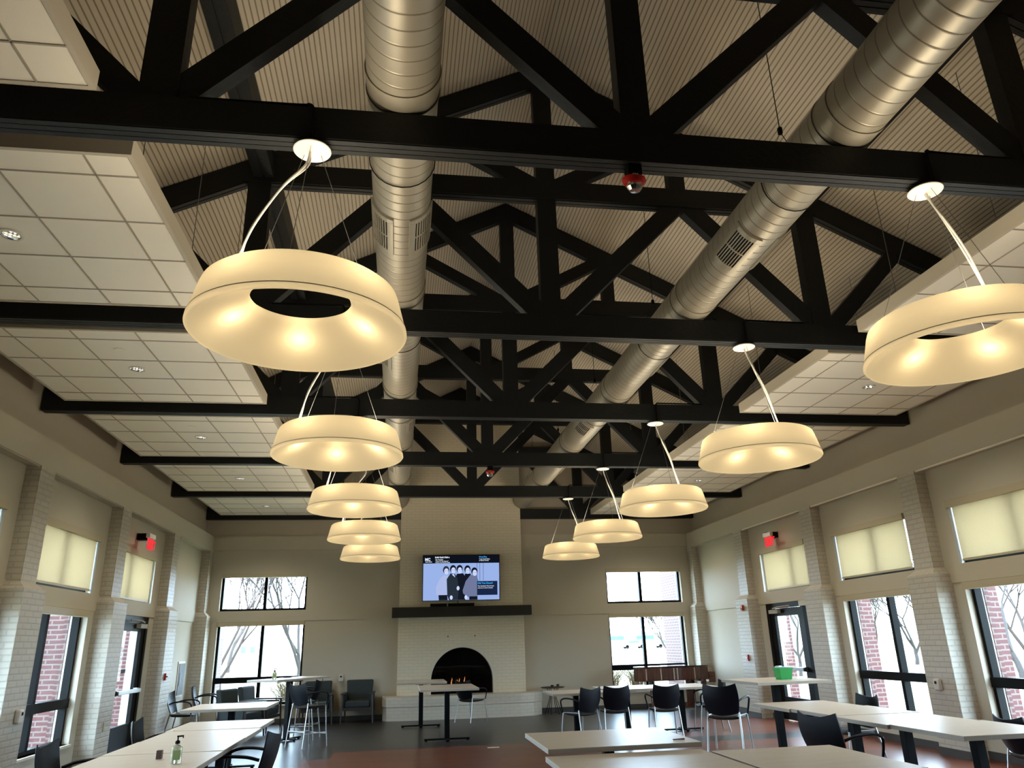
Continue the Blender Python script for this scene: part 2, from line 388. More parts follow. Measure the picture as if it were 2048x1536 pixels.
# roof deck
bm = bmesh.new()
def zr(x): return 7.755-.497*abs(x)
for s in (-1, 1):
    pts = [(0, 0, zr(0)), (s*6.2, 0, zr(6.2)), (s*6.2, 0, zr(6.2)+.15), (0, 0, zr(0)+.15)]
    prism(bm, pts, YF-.2, YB+.3)
struct('ceiling', bm, m_deck)

# ------------------------------------------------------------------ windows
wn = [0]
def side_window(s, k, ya, yb, z0, z1, mull=None, rails=(), shade=None, name='window', x=6.0):
    wn[0] += 1
    t = struct('window_%d' % wn[0], bx(*sorted((s*(x-.05), s*(x+.05))), ya, yb, z0, z0+.05), m_frame)
    bm = bmesh.new()
    X = sorted((s*(x-.05), s*(x+.05)))
    box(bm, *X, ya, yb, z1-.05, z1)
    box(bm, *X, ya, ya+.05, z0+.05, z1-.05); box(bm, *X, yb-.05, yb, z0+.05, z1-.05)
    for m_ in mull or (): box(bm, *X, m_-.035, m_+.035, z0+.05, z1-.05)
    for r in rails: box(bm, *sorted((s*(x-.065), s*(x+.05))), ya, yb, r-.06, r+.06)
    obj('window_frame', bm, m_frame, t)
    obj('glass', bx(*sorted((s*(x-.004), s*(x+.004))), ya+.04, yb-.04, z0+.04, z1-.04), m_glass, t)
    if z0 < 1:
        obj('window_sill', bx(*sorted((s*5.83, s*(x-.05))), ya-.02, yb+.02, z0-.03, z0), m_stone, t)
    # jamb liner
    bm = bmesh.new()
    box(bm, *sorted((s*(x+.05), s*6.085)), ya, ya+.03, z0, z1); box(bm, *sorted((s*(x+.05), s*6.085)), yb-.03, yb, z0, z1)
    obj('outer_jamb', bm, m_white, t)
    bm = bmesh.new(); box(bm, *sorted((s*6.085, s*6.15)), yb-.04, yb, z0, z1); obj('brick_reveal', bm, m_red, t, uv=True)
    return t
def roller(where, label, boxdim, fabric=None, track=None):
    t = thing('roller_shade', label, 'window shade', ((boxdim[0]+boxdim[1])/2, (boxdim[2]+boxdim[3])/2, boxdim[4]))
    o = t.location; sh = lambda b: bx(b[0]-o.x, b[1]-o.x, b[2]-o.y, b[3]-o.y, b[4]-o.z, b[5]-o.z)
    obj('valance', sh(boxdim), m_cream, t, bevel=.004)
    if fabric: obj('fabric', sh(fabric), m_fabric, t); 
    if fabric:
        f = fabric; obj('hem_bar', sh((f[0]-.006, f[1]+.006, f[2], f[3], f[4]-.02, f[4]+.005)), m_cream, t)
    if track: obj('side_track', sh(track), m_track, t, bevel=.006)
    return t
m_track = mat('pale_blue_grey_track', (.52, .57, .60), .35)
ORD = {1: 'the bay nearest the camera', 2: 'the bay before the exit door', 0: 'the bay beside the first truss'}
for s, nm in ((-1, 'left'), (1, 'right')):
    for k in bays:
        a, b = wopen(k); mid = a+.88
        side_window(s, k, a, b, .38, 2.12, mull=(mid,), rails=(.90,))
        side_window(s, k, a, b, 2.36, 3.18, mull=(mid,))
        roller(s, 'lowered translucent shade over the upper window of %s wall, %s' % (nm, ORD[k]),
               (*sorted((s*5.82, s*5.905)), a+.0, b, 3.09, 3.18), (*sorted((s*5.872, s*5.876)), a+.05, b-.07, 2.41, 3.10),
               (*sorted((s*5.85, s*5.885)), b-.06, b-.01, 2.35, 3.09))
        roller(s, 'rolled-up shade box over the lower window of %s wall, %s' % (nm, ORD[k]),
               (*sorted((s*5.82, s*5.925)), a, b, 2.03, 2.12))
        for z0_, z1_ in ((.4, 2.1), (2.4, 3.15)): portal((s*6.16, (a+b)/2, (z0_+z1_)/2), b-a, z1_-z0_, (-s, 0, 0))
    # above the door
    a, b = 12.84, 14.66
    side_window(s, 3, a, b, 2.36, 3.18, mull=(13.45,))
    roller(s, 'lowered translucent shade above the %s exit door' % nm, (*sorted((s*5.82, s*5.905)), a, b, 3.09, 3.18),
           (*sorted((s*5.872, s*5.876)), a+.05, b-.12, 2.39, 3.10), (*sorted((s*5.85, s*5.885)), b-.12, b-.07, 2.33, 3.09))
    portal((s*6.16, 13.78, 1.1), 1.8, 2.0, (-s, 0, 0))
    # door with side light
    wn[0] += 0
    X = sorted((s*5.87, s*5.99))
    bm = bmesh.new()
    box(bm, *X, 12.86, 14.70, 2.03, 2.12); box(bm, *X, 14.60, 14.70, 0, 2.03); box(bm, *X, 12.86, 12.92, 0, 2.03); box(bm, *X, 13.28, 13.36, 0, 2.03)
    box(bm, *X, 12.92, 13.28, .80, .94); box(bm, *X, 12.92, 13.28, 0, .12)
    t = struct('door_%d' % (1 if s < 0 else 2), bm, m_frame)
    obj('glass', bx(*sorted((s*5.928, s*5.934)), 12.9, 13.3, .1, 2.05), m_glass, t)
    bm = bmesh.new(); X2 = sorted((s*5.885, s*5.945))
    box(bm, *X2, 13.37, 13.50, .02, 2.02); box(bm, *X2, 14.42, 14.59, .02, 2.02); box(bm, *X2, 13.50, 14.42, 1.88, 2.02); box(bm, *X2, 13.50, 14.42, .02, .42)
    obj('door_leaf', bm, m_frame, t, bevel=.003)
    obj('door_glass', bx(*sorted((s*5.912, s*5.918)), 13.5, 14.42, .42, 1.88), m_glass, t)
    bm = bmesh.new(); box(bm, *sorted((s*5.79, s*5.84)), 13.42, 14.52, .90, .96); box(bm, *sorted((s*5.82, s*5.885)), 13.42, 13.5, .89, .97); box(bm, *sorted((s*5.82, s*5.885)), 14.4, 14.52, .89, .97)
    obj('push_bar', bm, m_steel, t, bevel=.004)
    bm = bmesh.new(); box(bm, *sorted((s*5.81, s*5.885)), 14.15, 14.5, 1.93, 2.0); tube(bm, [(s*5.80, 14.3, 2.02), (s*5.74, 13.95, 2.04), (s*5.84, 13.7, 2.05)], .012, 6)
    obj('door_closer', bm, m_grid, t)
    if s < 0:
        obj('sign_plate', bx(-5.91, -5.905, 13.75, 13.95, 1.22, 1.28), m_iron, t)
    struct('trim_%d' % (11 if s < 0 else 12), bx(*sorted((s*5.84, s*5.87)), 12.84, 13.35, 2.03, 2.12), m_cream)
    # solid painted bay beyond the door: recessed flat panel joint
def back_window(s, z0, z1, rails=()):
    wn[0] += 1
    xa, xb = sorted((s*3.55, s*5.45)); mid = -4.48 if s < 0 else 4.43
    Y0, Y1 = YB+.10, YB+.20
    t = struct('window_%d' % wn[0], bx(xa, xb, Y0, Y1, z0, z0+.05), m_frame)
    bm = bmesh.new(); box(bm, xa, xb, Y0, Y1, z1-.05, z1); box(bm, xa, xa+.05, Y0, Y1, z0+.05, z1-.05); box(bm, xb-.05, xb, Y0, Y1, z0+.05, z1-.05)
    box(bm, mid-.035, mid+.035, Y0, Y1, z0+.05, z1-.05)
    for r in rails: box(bm, xa, xb, Y0-.015, Y1, r-.06, r+.06)
    obj('window_frame', bm, m_frame, t)
    obj('glass', bx(xa+.04, xb-.04, YB+.146, YB+.152, z0+.04, z1-.04), m_glass, t)
    if z0 < 1: obj('window_sill', bx(xa-.02, xb+.02, YB-.03, Y0, z0-.03, z0), m_stone, t)
    bm = bmesh.new(); box(bm, xa, xa+.03, Y1, YB+.3, z0, z1); box(bm, xb-.03, xb, Y1, YB+.3, z0, z1)
    obj('outer_jamb', bm, m_white, t)
    return t
for s, nm in ((-1, 'left'), (1, 'right')):
    back_window(s, .38, 2.12, rails=(.90,)); back_window(s, 2.36, 3.18)
    xa, xb = sorted((s*3.55, s*5.45))
    portal((s*4.5, YB+.31, 1.25), 1.9, 1.7, (0, -1, 0)); portal((s*4.5, YB+.31, 2.77), 1.9, .8, (0, -1, 0))
    roller(s, 'rolled-up shade box over the upper window %s of the fireplace' % nm, (xa, xb, YB-.02, YB+.06, 3.09, 3.18))
    roller(s, 'rolled-up shade box over the tall lower window %s of the fireplace' % nm, (xa, xb, YB-.02, YB+.06, 2.03, 2.12))

# ------------------------------------------------------------------ trusses
def node_mirror(fn):
    for s in (-1, 1): fn(s)
WW = .16
places = ['nearest the camera', 'second from the camera', 'third from the camera', 'fourth from the camera', 'fifth, just before the last', 'last, against the fireplace wall']
truss0 = None
def make_truss():
    t = thing('roof_truss', '', 'roof truss', (0, 0, 0), 0, 'black timber roof trusses')
    y0, y1 = 0, .14; ya, yb = .012, .128
    bm = bmesh.new()
    # bottom chord of stacked plies
    box(bm, -5.88, 5.88, y0, y1, 4.40, 4.62)
    for i in range(3): box(bm, -5.88, 5.88, .004+.046*i, .044+.046*i, 4.39, 4.402)
    obj('bottom_chord', bm, m_black, t)
    for s in (-1, 1):
        bm = bmesh.new()
        n = .25
        prism(bm, [(0, 0, 7.74), (s*5.88, 0, 7.74-.497*5.88), (s*5.88, 0, 7.74-.497*5.88-n), (0, 0, 7.74-n)], ya, yb)
        for i in range(2): beam2(bm, (0, 7.484), (s*5.8, 7.484-.497*5.8), .012, .02+.055*i, .065+.055*i)
        obj('rafter', bm, m_black, t)
    bm = bmesh.new(); box(bm, -3.1, 3.1, y0+.002, y1-.002, 5.97, 6.19)
    for i in range(2): box(bm, -3.3, 3.3, .02+.055*i, .065+.055*i, 5.96, 5.972)
    obj('collar_tie', bm, m_black, t)
    obj('king_post', bx(-.10, .10, ya+.001, yb+.006, 4.62, 7.6), m_black, t)
    for s in (-1, 1):
        bm = bmesh.new(); beam2(bm, (s*.08, 4.60), (s*1.52, 6.07), .195, ya+.003, yb-.003); obj('web_brace', bm, m_black, t)
        bm = bmesh.new(); beam2(bm, (s*1.50, 6.07), (s*2.88, 4.60), .195, ya+.005, yb-.005); obj('web_brace', bm, m_black, t)
        bm = bmesh.new(); beam2(bm, (s*3.02, 4.58), (s*3.95, 5.52), .17, ya+.007, yb-.007); obj('web_brace', bm, m_black, t)
        bm = bmesh.new(); beam2(bm, (s*.05, 6.10), (s*1.40, 6.86), .17, ya+.004, yb-.004); obj('web_brace', bm, m_black, t)
        obj('web_post', bx(*sorted((s*2.82, s*3.04)), ya-.002, yb+.002, 4.62, 6.2), m_black, t)
        obj('web_post', bx(*sorted((s*1.39, s*1.57)), ya-.001, yb+.001, 6.19, 6.85), m_black, t)
    return t
tr = make_truss(); tr.location = (0, YT[0], 0)
tr['label'] = 'black timber roof truss, '+places[0]
for k in range(1, 6): dup(tr, (0, YT[k], 0), 0, 'black timber roof truss, '+places[k])
# long purlins running the length of the hall
for i, s in enumerate((-1, 1)):
    bm = bmesh.new(); box(bm, *sorted((s*2.80, s*2.885)), YF, YB, 6.02, 6.26); box(bm, *sorted((s*2.91, s*2.995)), YF, YB, 6.02, 6.24)
    box(bm, *sorted((s*2.885, s*2.91)), YF, YB, 6.04, 6.24)
    struct('beam_%d' % (i+1), bm, m_black)

# ------------------------------------------------------------------ ducts
def grille(parent, ang, y0, y1, rr):
    """register on the duct at angle ang measured from straight down, toward +x"""
    q = Matrix.Rotation(-ang, 4, 'Y'); yc = (y0+y1)/2; L_ = (y1-y0)/2; A = .60
    def saddle(bm, a0, a1, ya_, yb_, r0, r1, n=6):
        g = []
        for i in range(n+1):
            a = a0+(a1-a0)*i/n; g.append([bm.verts.new((r*math.sin(a), y, -r*math.cos(a))) for r, y in ((r0, ya_), (r1, ya_), (r1, yb_), (r0, yb_))])
        for i in range(n):
            for k in range(4): bm.faces.new((g[i][k], g[i][(k+1) % 4], g[i+1][(k+1) % 4], g[i+1][k]))
        bm.faces.new(g[0]); bm.faces.new(g[n][::-1])
    bm = bmesh.new(); B_ = .39
    saddle(bm, -A, A, yc-L_, yc-L_+.055, rr-.002, rr+.012); saddle(bm, -A, A, yc+L_-.055, yc+L_, rr-.002, rr+.012)
    saddle(bm, -A, -B_, yc-L_+.055, yc+L_-.055, rr-.002, rr+.012); saddle(bm, B_, A, yc-L_+.055, yc+L_-.055, rr-.002, rr+.012)
    f = obj('vent_grille', bm, m_ductp, parent)
    bm = bmesh.new()
    for i in range(7): a = -B_+.08+i*(2*B_-.16)/6; saddle(bm, a-.022, a+.022, yc-L_+.055, yc+L_-.055, rr+.002, rr+.010, 1)
    saddle(bm, -B_, B_, yc-.008, yc+.008, rr+.002, rr+.011)
    obj('louvers', bm, m_ductp, f)
    bm = bmesh.new(); saddle(bm, -B_, B_, yc-L_+.055, yc+L_-.055, rr-.003, rr+.001); obj('opening', bm, m_iron, f)
    f.matrix_local = q
for s, nm in ((-1, 'left'), (1, 'right')):
    t = thing('air_duct', 'round spiral metal air duct running under the roof %s of the king posts' % nm, 'air duct', (s*1.5, 0, 4.855), 0, 'spiral ducts on the truss chords')
    R_ = .225
    bm = bmesh.new(); n = 48; yy = [YF, YT[0]-.25]
    prof = [YF]+[v for k in range(5) for v in (YT[k]+.05,)]+[YB-.17]
    rings = []
    for y in (YF, 17.985):
        rings.append([bm.verts.new((R_*math.cos(2*PI*k/n), y, R_*math.sin(2*PI*k/n))) for k in range(n)])
    for k in range(n): bm.faces.new((rings[0][k], rings[0][(k+1) % n], rings[1][(k+1) % n], rings[1][k]))
    obj('duct_pipe', bm, m_duct, t, smooth=True)
    for k in range(6):
        bm = bmesh.new(); y = YT[k]-.12
        for (dy, wd, rr) in ((0, .03, .2335), (.07, .10, .229), (.17, .012, .233)):
            ra = []
            for yy_, r_ in ((y+dy-wd/2, R_-.002), (y+dy-wd/2, rr), (y+dy+wd/2, rr), (y+dy+wd/2, R_-.002)):
                ra.append([bm.verts.new((r_*math.cos(2*PI*q/n), yy_, r_*math.sin(2*PI*q/n))) for q in range(n)])
            for a_, b_ in zip(ra, ra[1:]):
                for q in range(n): bm.faces.new((a_[q], a_[(q+1) % n], b_[(q+1) % n], b_[q]))
        obj('coupling', bm, m_ductp, t, smooth='auto')
    spec = {-1: [(0, -50), (0, 50), (1, -60), (2, 60), (3, -50)], 1: [(0, -42), (0, 62), (1, 62), (2, -42), (3, 62)]}[s]
    for k, a in spec:
        yc = YT[k]+1.52; grille(t, math.radians(a), yc-.27, yc+.27, R_+.004)
    # hanger wires
    for k in range(5):
        bm = bmesh.new(); y = YT[k]+1.15 if k else 4.6
        tube(bm, [(0, y, .5), (s*.0, y, 7.755-4.855-.497*1.5)], .004, 5)
        tube(bm, [(-.235, y, .0), (0, y, .5), (.235, y, 0)], .004, 5)
        tube(bm, [(.235*math.cos(q*PI/12), y, -.235*math.sin(q*PI/12)) for q in range(13)], .004, 5)
        o = obj('hanger_wire', bm, m_iron, t)
        bm = bmesh.new(); box(bm, -.014, .014, y-.014, y+.014, .48, .54); obj('wire_lock', bm, m_iron, o)

# ------------------------------------------------------------------ suspended tile ceilings
for s, nm in ((-1, 'left'), (1, 'right')):
    for k in range(-1, 5):
        ya, yb = YT[0]+S*k+.36, YT[0]+S*k+2.625
        xi, xo = 3.16, 5.53
        where = ['between the nearest two trusses', 'between the second and third trusses', 'between the third and fourth trusses', 'between the fourth and fifth trusses', 'beside the fireplace wall'][k] if k >= 0 else 'in front of the nearest truss'
        t = thing('ceiling_cloud', 'suspended rectangle of square acoustic tiles, %s side, %s' % (nm, where), 'ceiling panel', (s*4.345, (ya+yb)/2, 4.45), 0, 'suspended tile ceilings along both walls')
        hx, hy = (xo-xi)/2, (yb-ya)/2
        bm = bmesh.new(); box(bm, -hx+.03, hx-.03, -hy+.03, hy-.03, .006, .02)
        obj('tile_field', bm, m_tile, t)
        bm = bmesh.new()
        xg = [-hx+.29+.585*i for i in range(4)] if s > 0 else [hx-.29-.585*i for i in range(4)]
        for x in xg: box(bm, x-.006, x+.006, -hy+.03, hy-.03, .001, .012)
        for j in range(4): y = -hy+.25+.567*j; box(bm, -hx+.03, hx-.03, y-.006, y+.006, .001, .0125)
        obj('grid', bm, m_grid, t)
        bm = bmesh.new()
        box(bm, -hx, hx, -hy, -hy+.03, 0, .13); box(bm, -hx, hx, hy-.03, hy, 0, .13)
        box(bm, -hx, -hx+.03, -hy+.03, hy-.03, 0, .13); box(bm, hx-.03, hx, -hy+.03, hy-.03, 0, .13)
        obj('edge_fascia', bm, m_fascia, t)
        if 0 <= k:
            for (wx, wy) in ((-s*(hx-.1), -.7), (-s*(hx-.1), .6), (-s*.3, -.5)):
                bm = bmesh.new(); X = s*4.345+wx
                tube(bm, [(wx, wy, .02), (wx, wy, zr(X)-4.45)], .0035, 5); obj('suspension_wire', bm, m_steel, t)
            # recessed downlight and sprinkler cover are separate fixtures
            dl = thing('downlight', 'round recessed downlight with chrome reflector, %s side, tile ceiling %s' % (nm, where), 'light', (s*4.335, YT[0]+S*k+1.44, 4.45), 0, 'recessed downlights')
            bm = bmesh.new(); lathe(bm, [(.085, .004), (.085, -.004), (.07, -.004)], 28); obj('trim_ring', bm, m_white, dl, smooth='auto')
            sl = bpy.data.lights.new('added_spot_fill', 'SPOT'); sl.energy = DNW; sl.color = (1, .90, .74); sl.spot_size = 2.2; sl.spot_blend = .8; sl.shadow_soft_size = .05  # spot added under the fixture to brighten the interior
            so_ = bpy.data.objects.new('added_spot_fill', sl); C.objects.link(so_); so_.parent = dl; so_.location = (0, 0, -.012)
            bm = bmesh.new(); lathe(bm, [(.07, -.003), (.066, .003), (.05, .0055), (0, .006)], 28); obj('reflector', bm, m_chrome, dl, smooth=True)
            bm = bmesh.new()
            for q in range(5): lathe(bm, [(0, -.006), (.012, -.003), (0, .005)], 8, (-.03+.02*q, .02*math.sin(q*2.1), 0))
            obj('lamp', bm, emitmat('reflector_sparkle_%d%d' % (s, k), (1, .93, .8), 1.3), dl)  # glowing beads put in for the sparkles on the reflector
            if not (s < 0 and k == 0):
                dd = obj('sprinkler_cover', (lambda b: (lathe(b, [(0, -.006), (.045, -.006), (.047, 0), (0, 0.002)], 24), b)[1])(bmesh.new()), m_tile, loc=(s*4.33, YT[0]+S*k+.87, 4.45), smooth='auto')
                tag(dd, 'flat round sprinkler cover plate, %s side, in tile ceiling %s' % (nm, where), 'sprinkler cover', 'sprinkler covers')

# ------------------------------------------------------------------ pendant ring lamps
def make_ring():
    t = thing('ring_pendant_lamp', '', 'pendant lamp', (0, 0, 3.15), 0, 'ring pendant lamps')
    bm = bmesh.new()
    prof = [(.587, .012), (.578, .0), (.566, .004)]
    # funnel up to the hole
    prof += [(.50, .055), (.44, .10), (.38, .135), (.325, .16), (.285, .185), (.272, .205), (.275, .222), (.295, .238)]
    prof += [(.33, .252), (.42, .262), (.47, .262), (.505, .253), (.527, .235), (.538, .205), (.548, .165), (.581, .035), (.584, .033)]
    lathe(bm, prof, 96, closed=True)
    obj('shade', bm, m_shade, t, smooth=True)
    bm = bmesh.new(); lathe(bm, [(.5795, .036), (.5835, .038), (.5845, .034), (.5825, .031)], 96, closed=True)
    obj('seam', bm, mat('shade_seam', (.5, .42, .28), .5), t, smooth=True)
    bm = bmesh.new(); lathe(bm, [(0, 1.228), (.03, 1.228), (.105, 1.215), (.112, 1.205), (.108, 1.20), (.03, 1.192), (0, 1.19)], 40)
    obj('canopy', bm, m_white, t, smooth='auto')
    bm = bmesh.new(); lathe(bm, [(0, 1.24), (.055, 1.24), (.055, 1.225), (0, 1.225)], 20); obj('junction_box', bm, m_iron, t)
    for q in range(3):
        a = 2*PI*q/3+.5
        bm = bmesh.new(); tube(bm, [(.055*math.cos(a), .055*math.sin(a), 1.20), (.44*math.cos(a), .44*math.sin(a), .26)], .0022, 5)
        obj('support_wire', bm, m_steel, t)
    return t
ring = make_ring()
def finish_ring(t, cordpts, s):
    bm = bmesh.new()   # black conduit looping over the chord
    tube(bm, bez([(.0, 0, 1.235), (.0, -.085, 1.24), (0, -.088, 1.30), (0, -.088, 1.44), (s*.03, -.07, 1.485), (s*.10, -.05, 1.492), (s*.72, -.045, 1.49)], 8), .010, 6)
    obj('conduit', bm, m_iron, t)
    bm = bmesh.new(); tube(bm, bez(cordpts, 10), .0075, 7); o = obj('power_cord', bm, m_white, t)
    bm = bmesh.new(); tube(bm, bez([(p[0]+.012*math.sin(i*1.7), p[1]+.012, p[2]) for i, p in enumerate(cordpts)], 10), .006, 7); obj('power_cord', bm, m_white, t)
    for q in range(5):
        a = 2*PI*(q+.35)/5
        l = bpy.data.lights.new('lamp_tube', 'POINT'); l.energy = .32; l.color = (1, .80, .48); l.shadow_soft_size = .03
        o = bpy.data.objects.new('lamp_bulb', l); C.objects.link(o); o.parent = t; o.location = (.415*math.cos(a), .415*math.sin(a), .205)
    l = bpy.data.lights.new('added_ceiling_fill', 'AREA'); l.shape = 'DISK'; l.size = .8; l.energy = UPW; l.color = (1, .87, .66)  # unseen disk added above the ring to brighten the ceiling
    o = bpy.data.objects.new('added_ceiling_fill', l); C.objects.link(o); o.parent = t; o.location = (0, 0, .275); o.rotation_euler = (PI, 0, 0)
cordL = [(-.01, -.01, 1.19), (-.03, -.03, 1.08), (-.14, -.07, .90), (-.27, -.10, .62), (-.33, -.12, .40), (-.36, -.13, .255)]
cordR = [(0, 0, 1.19), (.02, -.02, 1.08), (.06, -.05, .94), (.15, -.06, .70), (.19, -.08, .45), (.23, -.10, .26)]
names = ['nearest the camera', 'second from the camera', 'third from the camera', 'fourth from the camera', 'farthest, near the television']
first = True
for s, nm in ((-1, 'left'), (1, 'right')):
    for k in range(5):
        lab = 'large glowing ring-shaped pendant lamp, %s row, %s' % (nm, names[k])
        loc = (s*2.03, YT[k]+.07, 3.15)
        if first: t = ring; t.location = loc; t['label'] = lab; first = False; protochildren = list(ring.children)
        else:
            t = ring.copy(); C.objects.link(t); t.location = loc; t['label'] = lab
            for ch in protochildren: c = ch.copy(); C.objects.link(c); c.parent = t
        finish_ring(t, cordL if s < 0 else cordR, s)

# ------------------------------------------------------------------ fire strobes under the chords
def strobe_ceiling(x, y, label):
    t = thing('fire_strobe', label, 'fire alarm', (x, y, 4.39), 0, 'red ceiling fire strobes')
    obj('back_box', bx(-.045, .045, -.045, .045, -.075, 0), m_iron, t, bevel=.004)
    bm = bmesh.new(); lathe(bm, [(0, -.072), (.055, -.072), (.075, -.085), (.078, -.10), (.065, -.125), (0, -.13)], 28)
    for v in bm.verts: v.co.y *= .75
    r = obj('housing', bm, mat('fire_red', (.55, .02, .015), .3), t, smooth='auto')
    bm = bmesh.new(); lathe(bm, [(0, -.125), (.05, -.125), (.052, -.15), (.035, -.175), (0, -.178)], 16)
    for v in bm.verts: v.co.y *= .8
    obj('clear_lens', bm, m_chrome, t)
    txt(r, 'FIRE', .02, (-.025, -.058, -.095), (PI/2, 0, 0), m_white)
def txt(parent, s, size, loc, rot, m, align='LEFT', name='lettering', bold=0):
    cu = bpy.data.curves.new(name, 'FONT'); cu.body = s; cu.size = size; cu.align_x = align; cu.extrude = .0006; cu.offset = bold
    tmp = bpy.data.objects.new(name, cu); C.objects.link(tmp)
    dg = bpy.context.evaluated_depsgraph_get(); me = bpy.data.meshes.new_from_object(tmp.evaluated_get(dg))
    C.objects.unlink(tmp); bpy.data.objects.remove(tmp)
    o = bpy.data.objects.new(name, me); me.materials.clear(); me.materials.append(m); C.objects.link(o)
    o.parent = parent; o.location = loc; o.rotation_euler = rot; return o
strobe_ceiling(-.03, YT[0]+.07, 'red fire strobe with clear lens under the nearest truss')
strobe_ceiling(.04, YT[3]+.07, 'small red fire strobe under the fourth truss, above the television')

# ------------------------------------------------------------------ fireplace
bm = bmesh.new()
arc = [(.70*math.cos(a), .75+.705*math.sin(a)) for a in [PI*i/32 for i in range(33)]]   # from +x to -x
out = [(1.455, .0), (1.455, 2.13), (-1.455, 2.13), (-1.455, .0), (-.70, .0)] + [(x, z) for x, z in arc[::-1]] + [(.70, 0)]
prism(bm, [(x, 0, z) for x, z in out], 17.98, YB-.001)
box(bm, -1.44, 1.44, 17.99, YB-.001, 2.13, 7.03)
t = thing('fireplace', 'tall cream painted brick fireplace with arched black opening', 'fireplace', (0, 18.0, 0))
def inv(o, t):
    o.parent = t; o.matrix_parent_inverse = Matrix.Translation(-Vector(t.location)); return o
inv(obj('chimney_breast', bm, m_stack, uv=True), t)
bm = bmesh.new()
A_ = [(.70*math.cos(a), .75+.705*math.sin(a)) for a in [PI*i/40 for i in range(41)]]; B_ = [(.775*math.cos(a), .75+.78*math.sin(a)) for a in [PI*i/40 for i in range(41)]]
A_ = [(.70, .47)]+A_+[(-.70, .47)]; B_ = [(.775, .47)]+B_+[(-.775, .47)]
for i in range(len(A_)-1):
    q = [A_[i], B_[i], B_[i+1], A_[i+1]]; prism(bm, [(x, 0, z) for x, z in q], 17.95, 18.0)
bmesh.ops.remove_doubles(bm, verts=bm.verts, dist=1e-4)
inv(obj('arch_surround', bm, m_stone), t)
bm = bmesh.new(); box(bm, -.74, .74, 18.40, 18.47, .38, 1.54); box(bm, -.74, -.71, 18.0, 18.4, .38, 1.54); box(bm, .71, .74, 18.0, 18.4, .38, 1.54); box(bm, -.71, .71, 18.0, 18.4, 1.50, 1.54); box(bm, -.71, .71, 18.0, 18.4, .38, .47)
inv(obj('firebox', bm, mat('soot_black', (.004, .004, .004), .6)), t)
bm = bmesh.new(); prism(bm, [(x, 0, z) for x, z in [(.69, .48)]+[(.69*math.cos(a), .75+.69*math.sin(a)) for a in [PI*i/24 for i in range(25)]]+[(-.69, .48)]], 18.03, 18.036)
inv(obj('fire_glass', bm, glassmat('smoked_glass', (.5, .5, .5))), t)
for i, x in enumerate((-.32, .30)):
    bm = bmesh.new(); lathe(bm, [(0, .0), (.014, 0), (.014, .02), (0, .022)], 12)
    for v in bm.verts: v.co = Vector((x+v.co.x, 17.98-v.co.z, 1.70+v.co.y))
    inv(obj('anchor_bolt', bm, m_iron), t)
m_flame = emitmat('flame', (1.0, .42, .14), 2.6)
for i, (x, h) in enumerate(((-.22, .19), (-.10, .16), (-.05, .18), (.07, .20), (.10, .13))):
    bm = bmesh.new(); tube(bm, [(x, 18.2, .56), (x+.018, 18.2, .56+h*.35), (x-.010, 18.2, .56+h*.7), (x+.010, 18.2, .56+h*1.15), (x+.008, 18.2, .56+h*1.3)], [.016, .018, .013, .008, .001], 7)
    inv(obj('flame', bm, m_flame, smooth=True), t)
bm = bmesh.new()
for x0, x1, yy, zz in ((-.4, .35, 18.24, .53), (-.3, .42, 18.16, .52), (-.25, .2, 18.2, .59)): tube(bm, [(x0, yy, zz), ((x0+x1)/2, yy+.02, zz+.02), (x1, yy-.02, zz)], .04, 8)
inv(obj('log', bm, mat('charred_log', (.02, .015, .012), .9)), t)
hp = [(-1.75, YB-.02), (-1.75, 17.75), (-1.66, 17.62), (-1.35, 17.54), (-.7, 17.49), (0, 17.47), (.7, 17.47), (1.25, 17.49), (1.55, 17.56), (1.77, 17.78), (1.77, YB-.02)]
bm = bmesh.new(); prismz(bm, hp[::-1], 0, .27); inv(obj('hearth_base', bm, m_hearth, uv=True), t)
bm = bmesh.new(); prismz(bm, [(x*1.008, y-.012*(y < 18)) for x, y in hp[::-1]], .275, .475); inv(obj('hearth_bench', bm, m_hearth, uv=True, bevel=.006), t)
o = struct('tmp', bx(-1.6, 1.6, 17.70, 17.979, 2.125, 2.345), m_wood_dk, bevel=.006); o.name = 'mantel_shelf'; del o['kind']
o.data.materials[0] = mat('dark_mantel', (.010, .009, .008), .45)
tag(o, 'thick black mantel shelf on the cream fireplace', 'mantel shelf')
for i, (a, b) in enumerate(((-.735, -.36), (-.325, .27))):
    o = obj('media_box', bx(a, b, 17.74, 17.93, 2.347, 2.415), m_iron, bevel=.005)
    tag(o, ['small black media box on the mantel, left one', 'wider black media box on the mantel, right one'][i], 'media box')
# television
tv = thing('television', 'wall television showing a black and white group photograph', 'television', (-.015, 17.86, 2.995))
tv.rotation_euler = (math.radians(4), 0, 0)
obj('tv_case', bx(-.905, .905, 0, .05, -.52, .52), m_iron, tv, bevel=.004)
obj('wall_mount', bx(-.25, .25, .05, .15, -.2, .2), m_iron, tv)
bm = bmesh.new(); tube(bm, [(-.08, .03, -.52), (-.08, .0, -.56), (-.075, -.02, -.565)], .008, 6); obj('power_cable', bm, m_iron, tv)
scr = obj('screen', bx(-.89, .89, -.004, .0, -.505, .505), emitmat('screen_blue', (.38, .53, .95), .85), tv)
E_ = {}
def em(c, s=1.0):
    k = (c, s)
    if k not in E_: E_[k] = emitmat('screen_ink_%d' % len(E_), c, s)
    return E_[k]
def poly(pts, z, m, name, d=.0045):
    bm = bmesh.new(); prism(bm, [(x, 0, y) for x, y in pts], -d-.0008*z-.0004, -d-.0008*z); return obj(name, bm, m, scr)
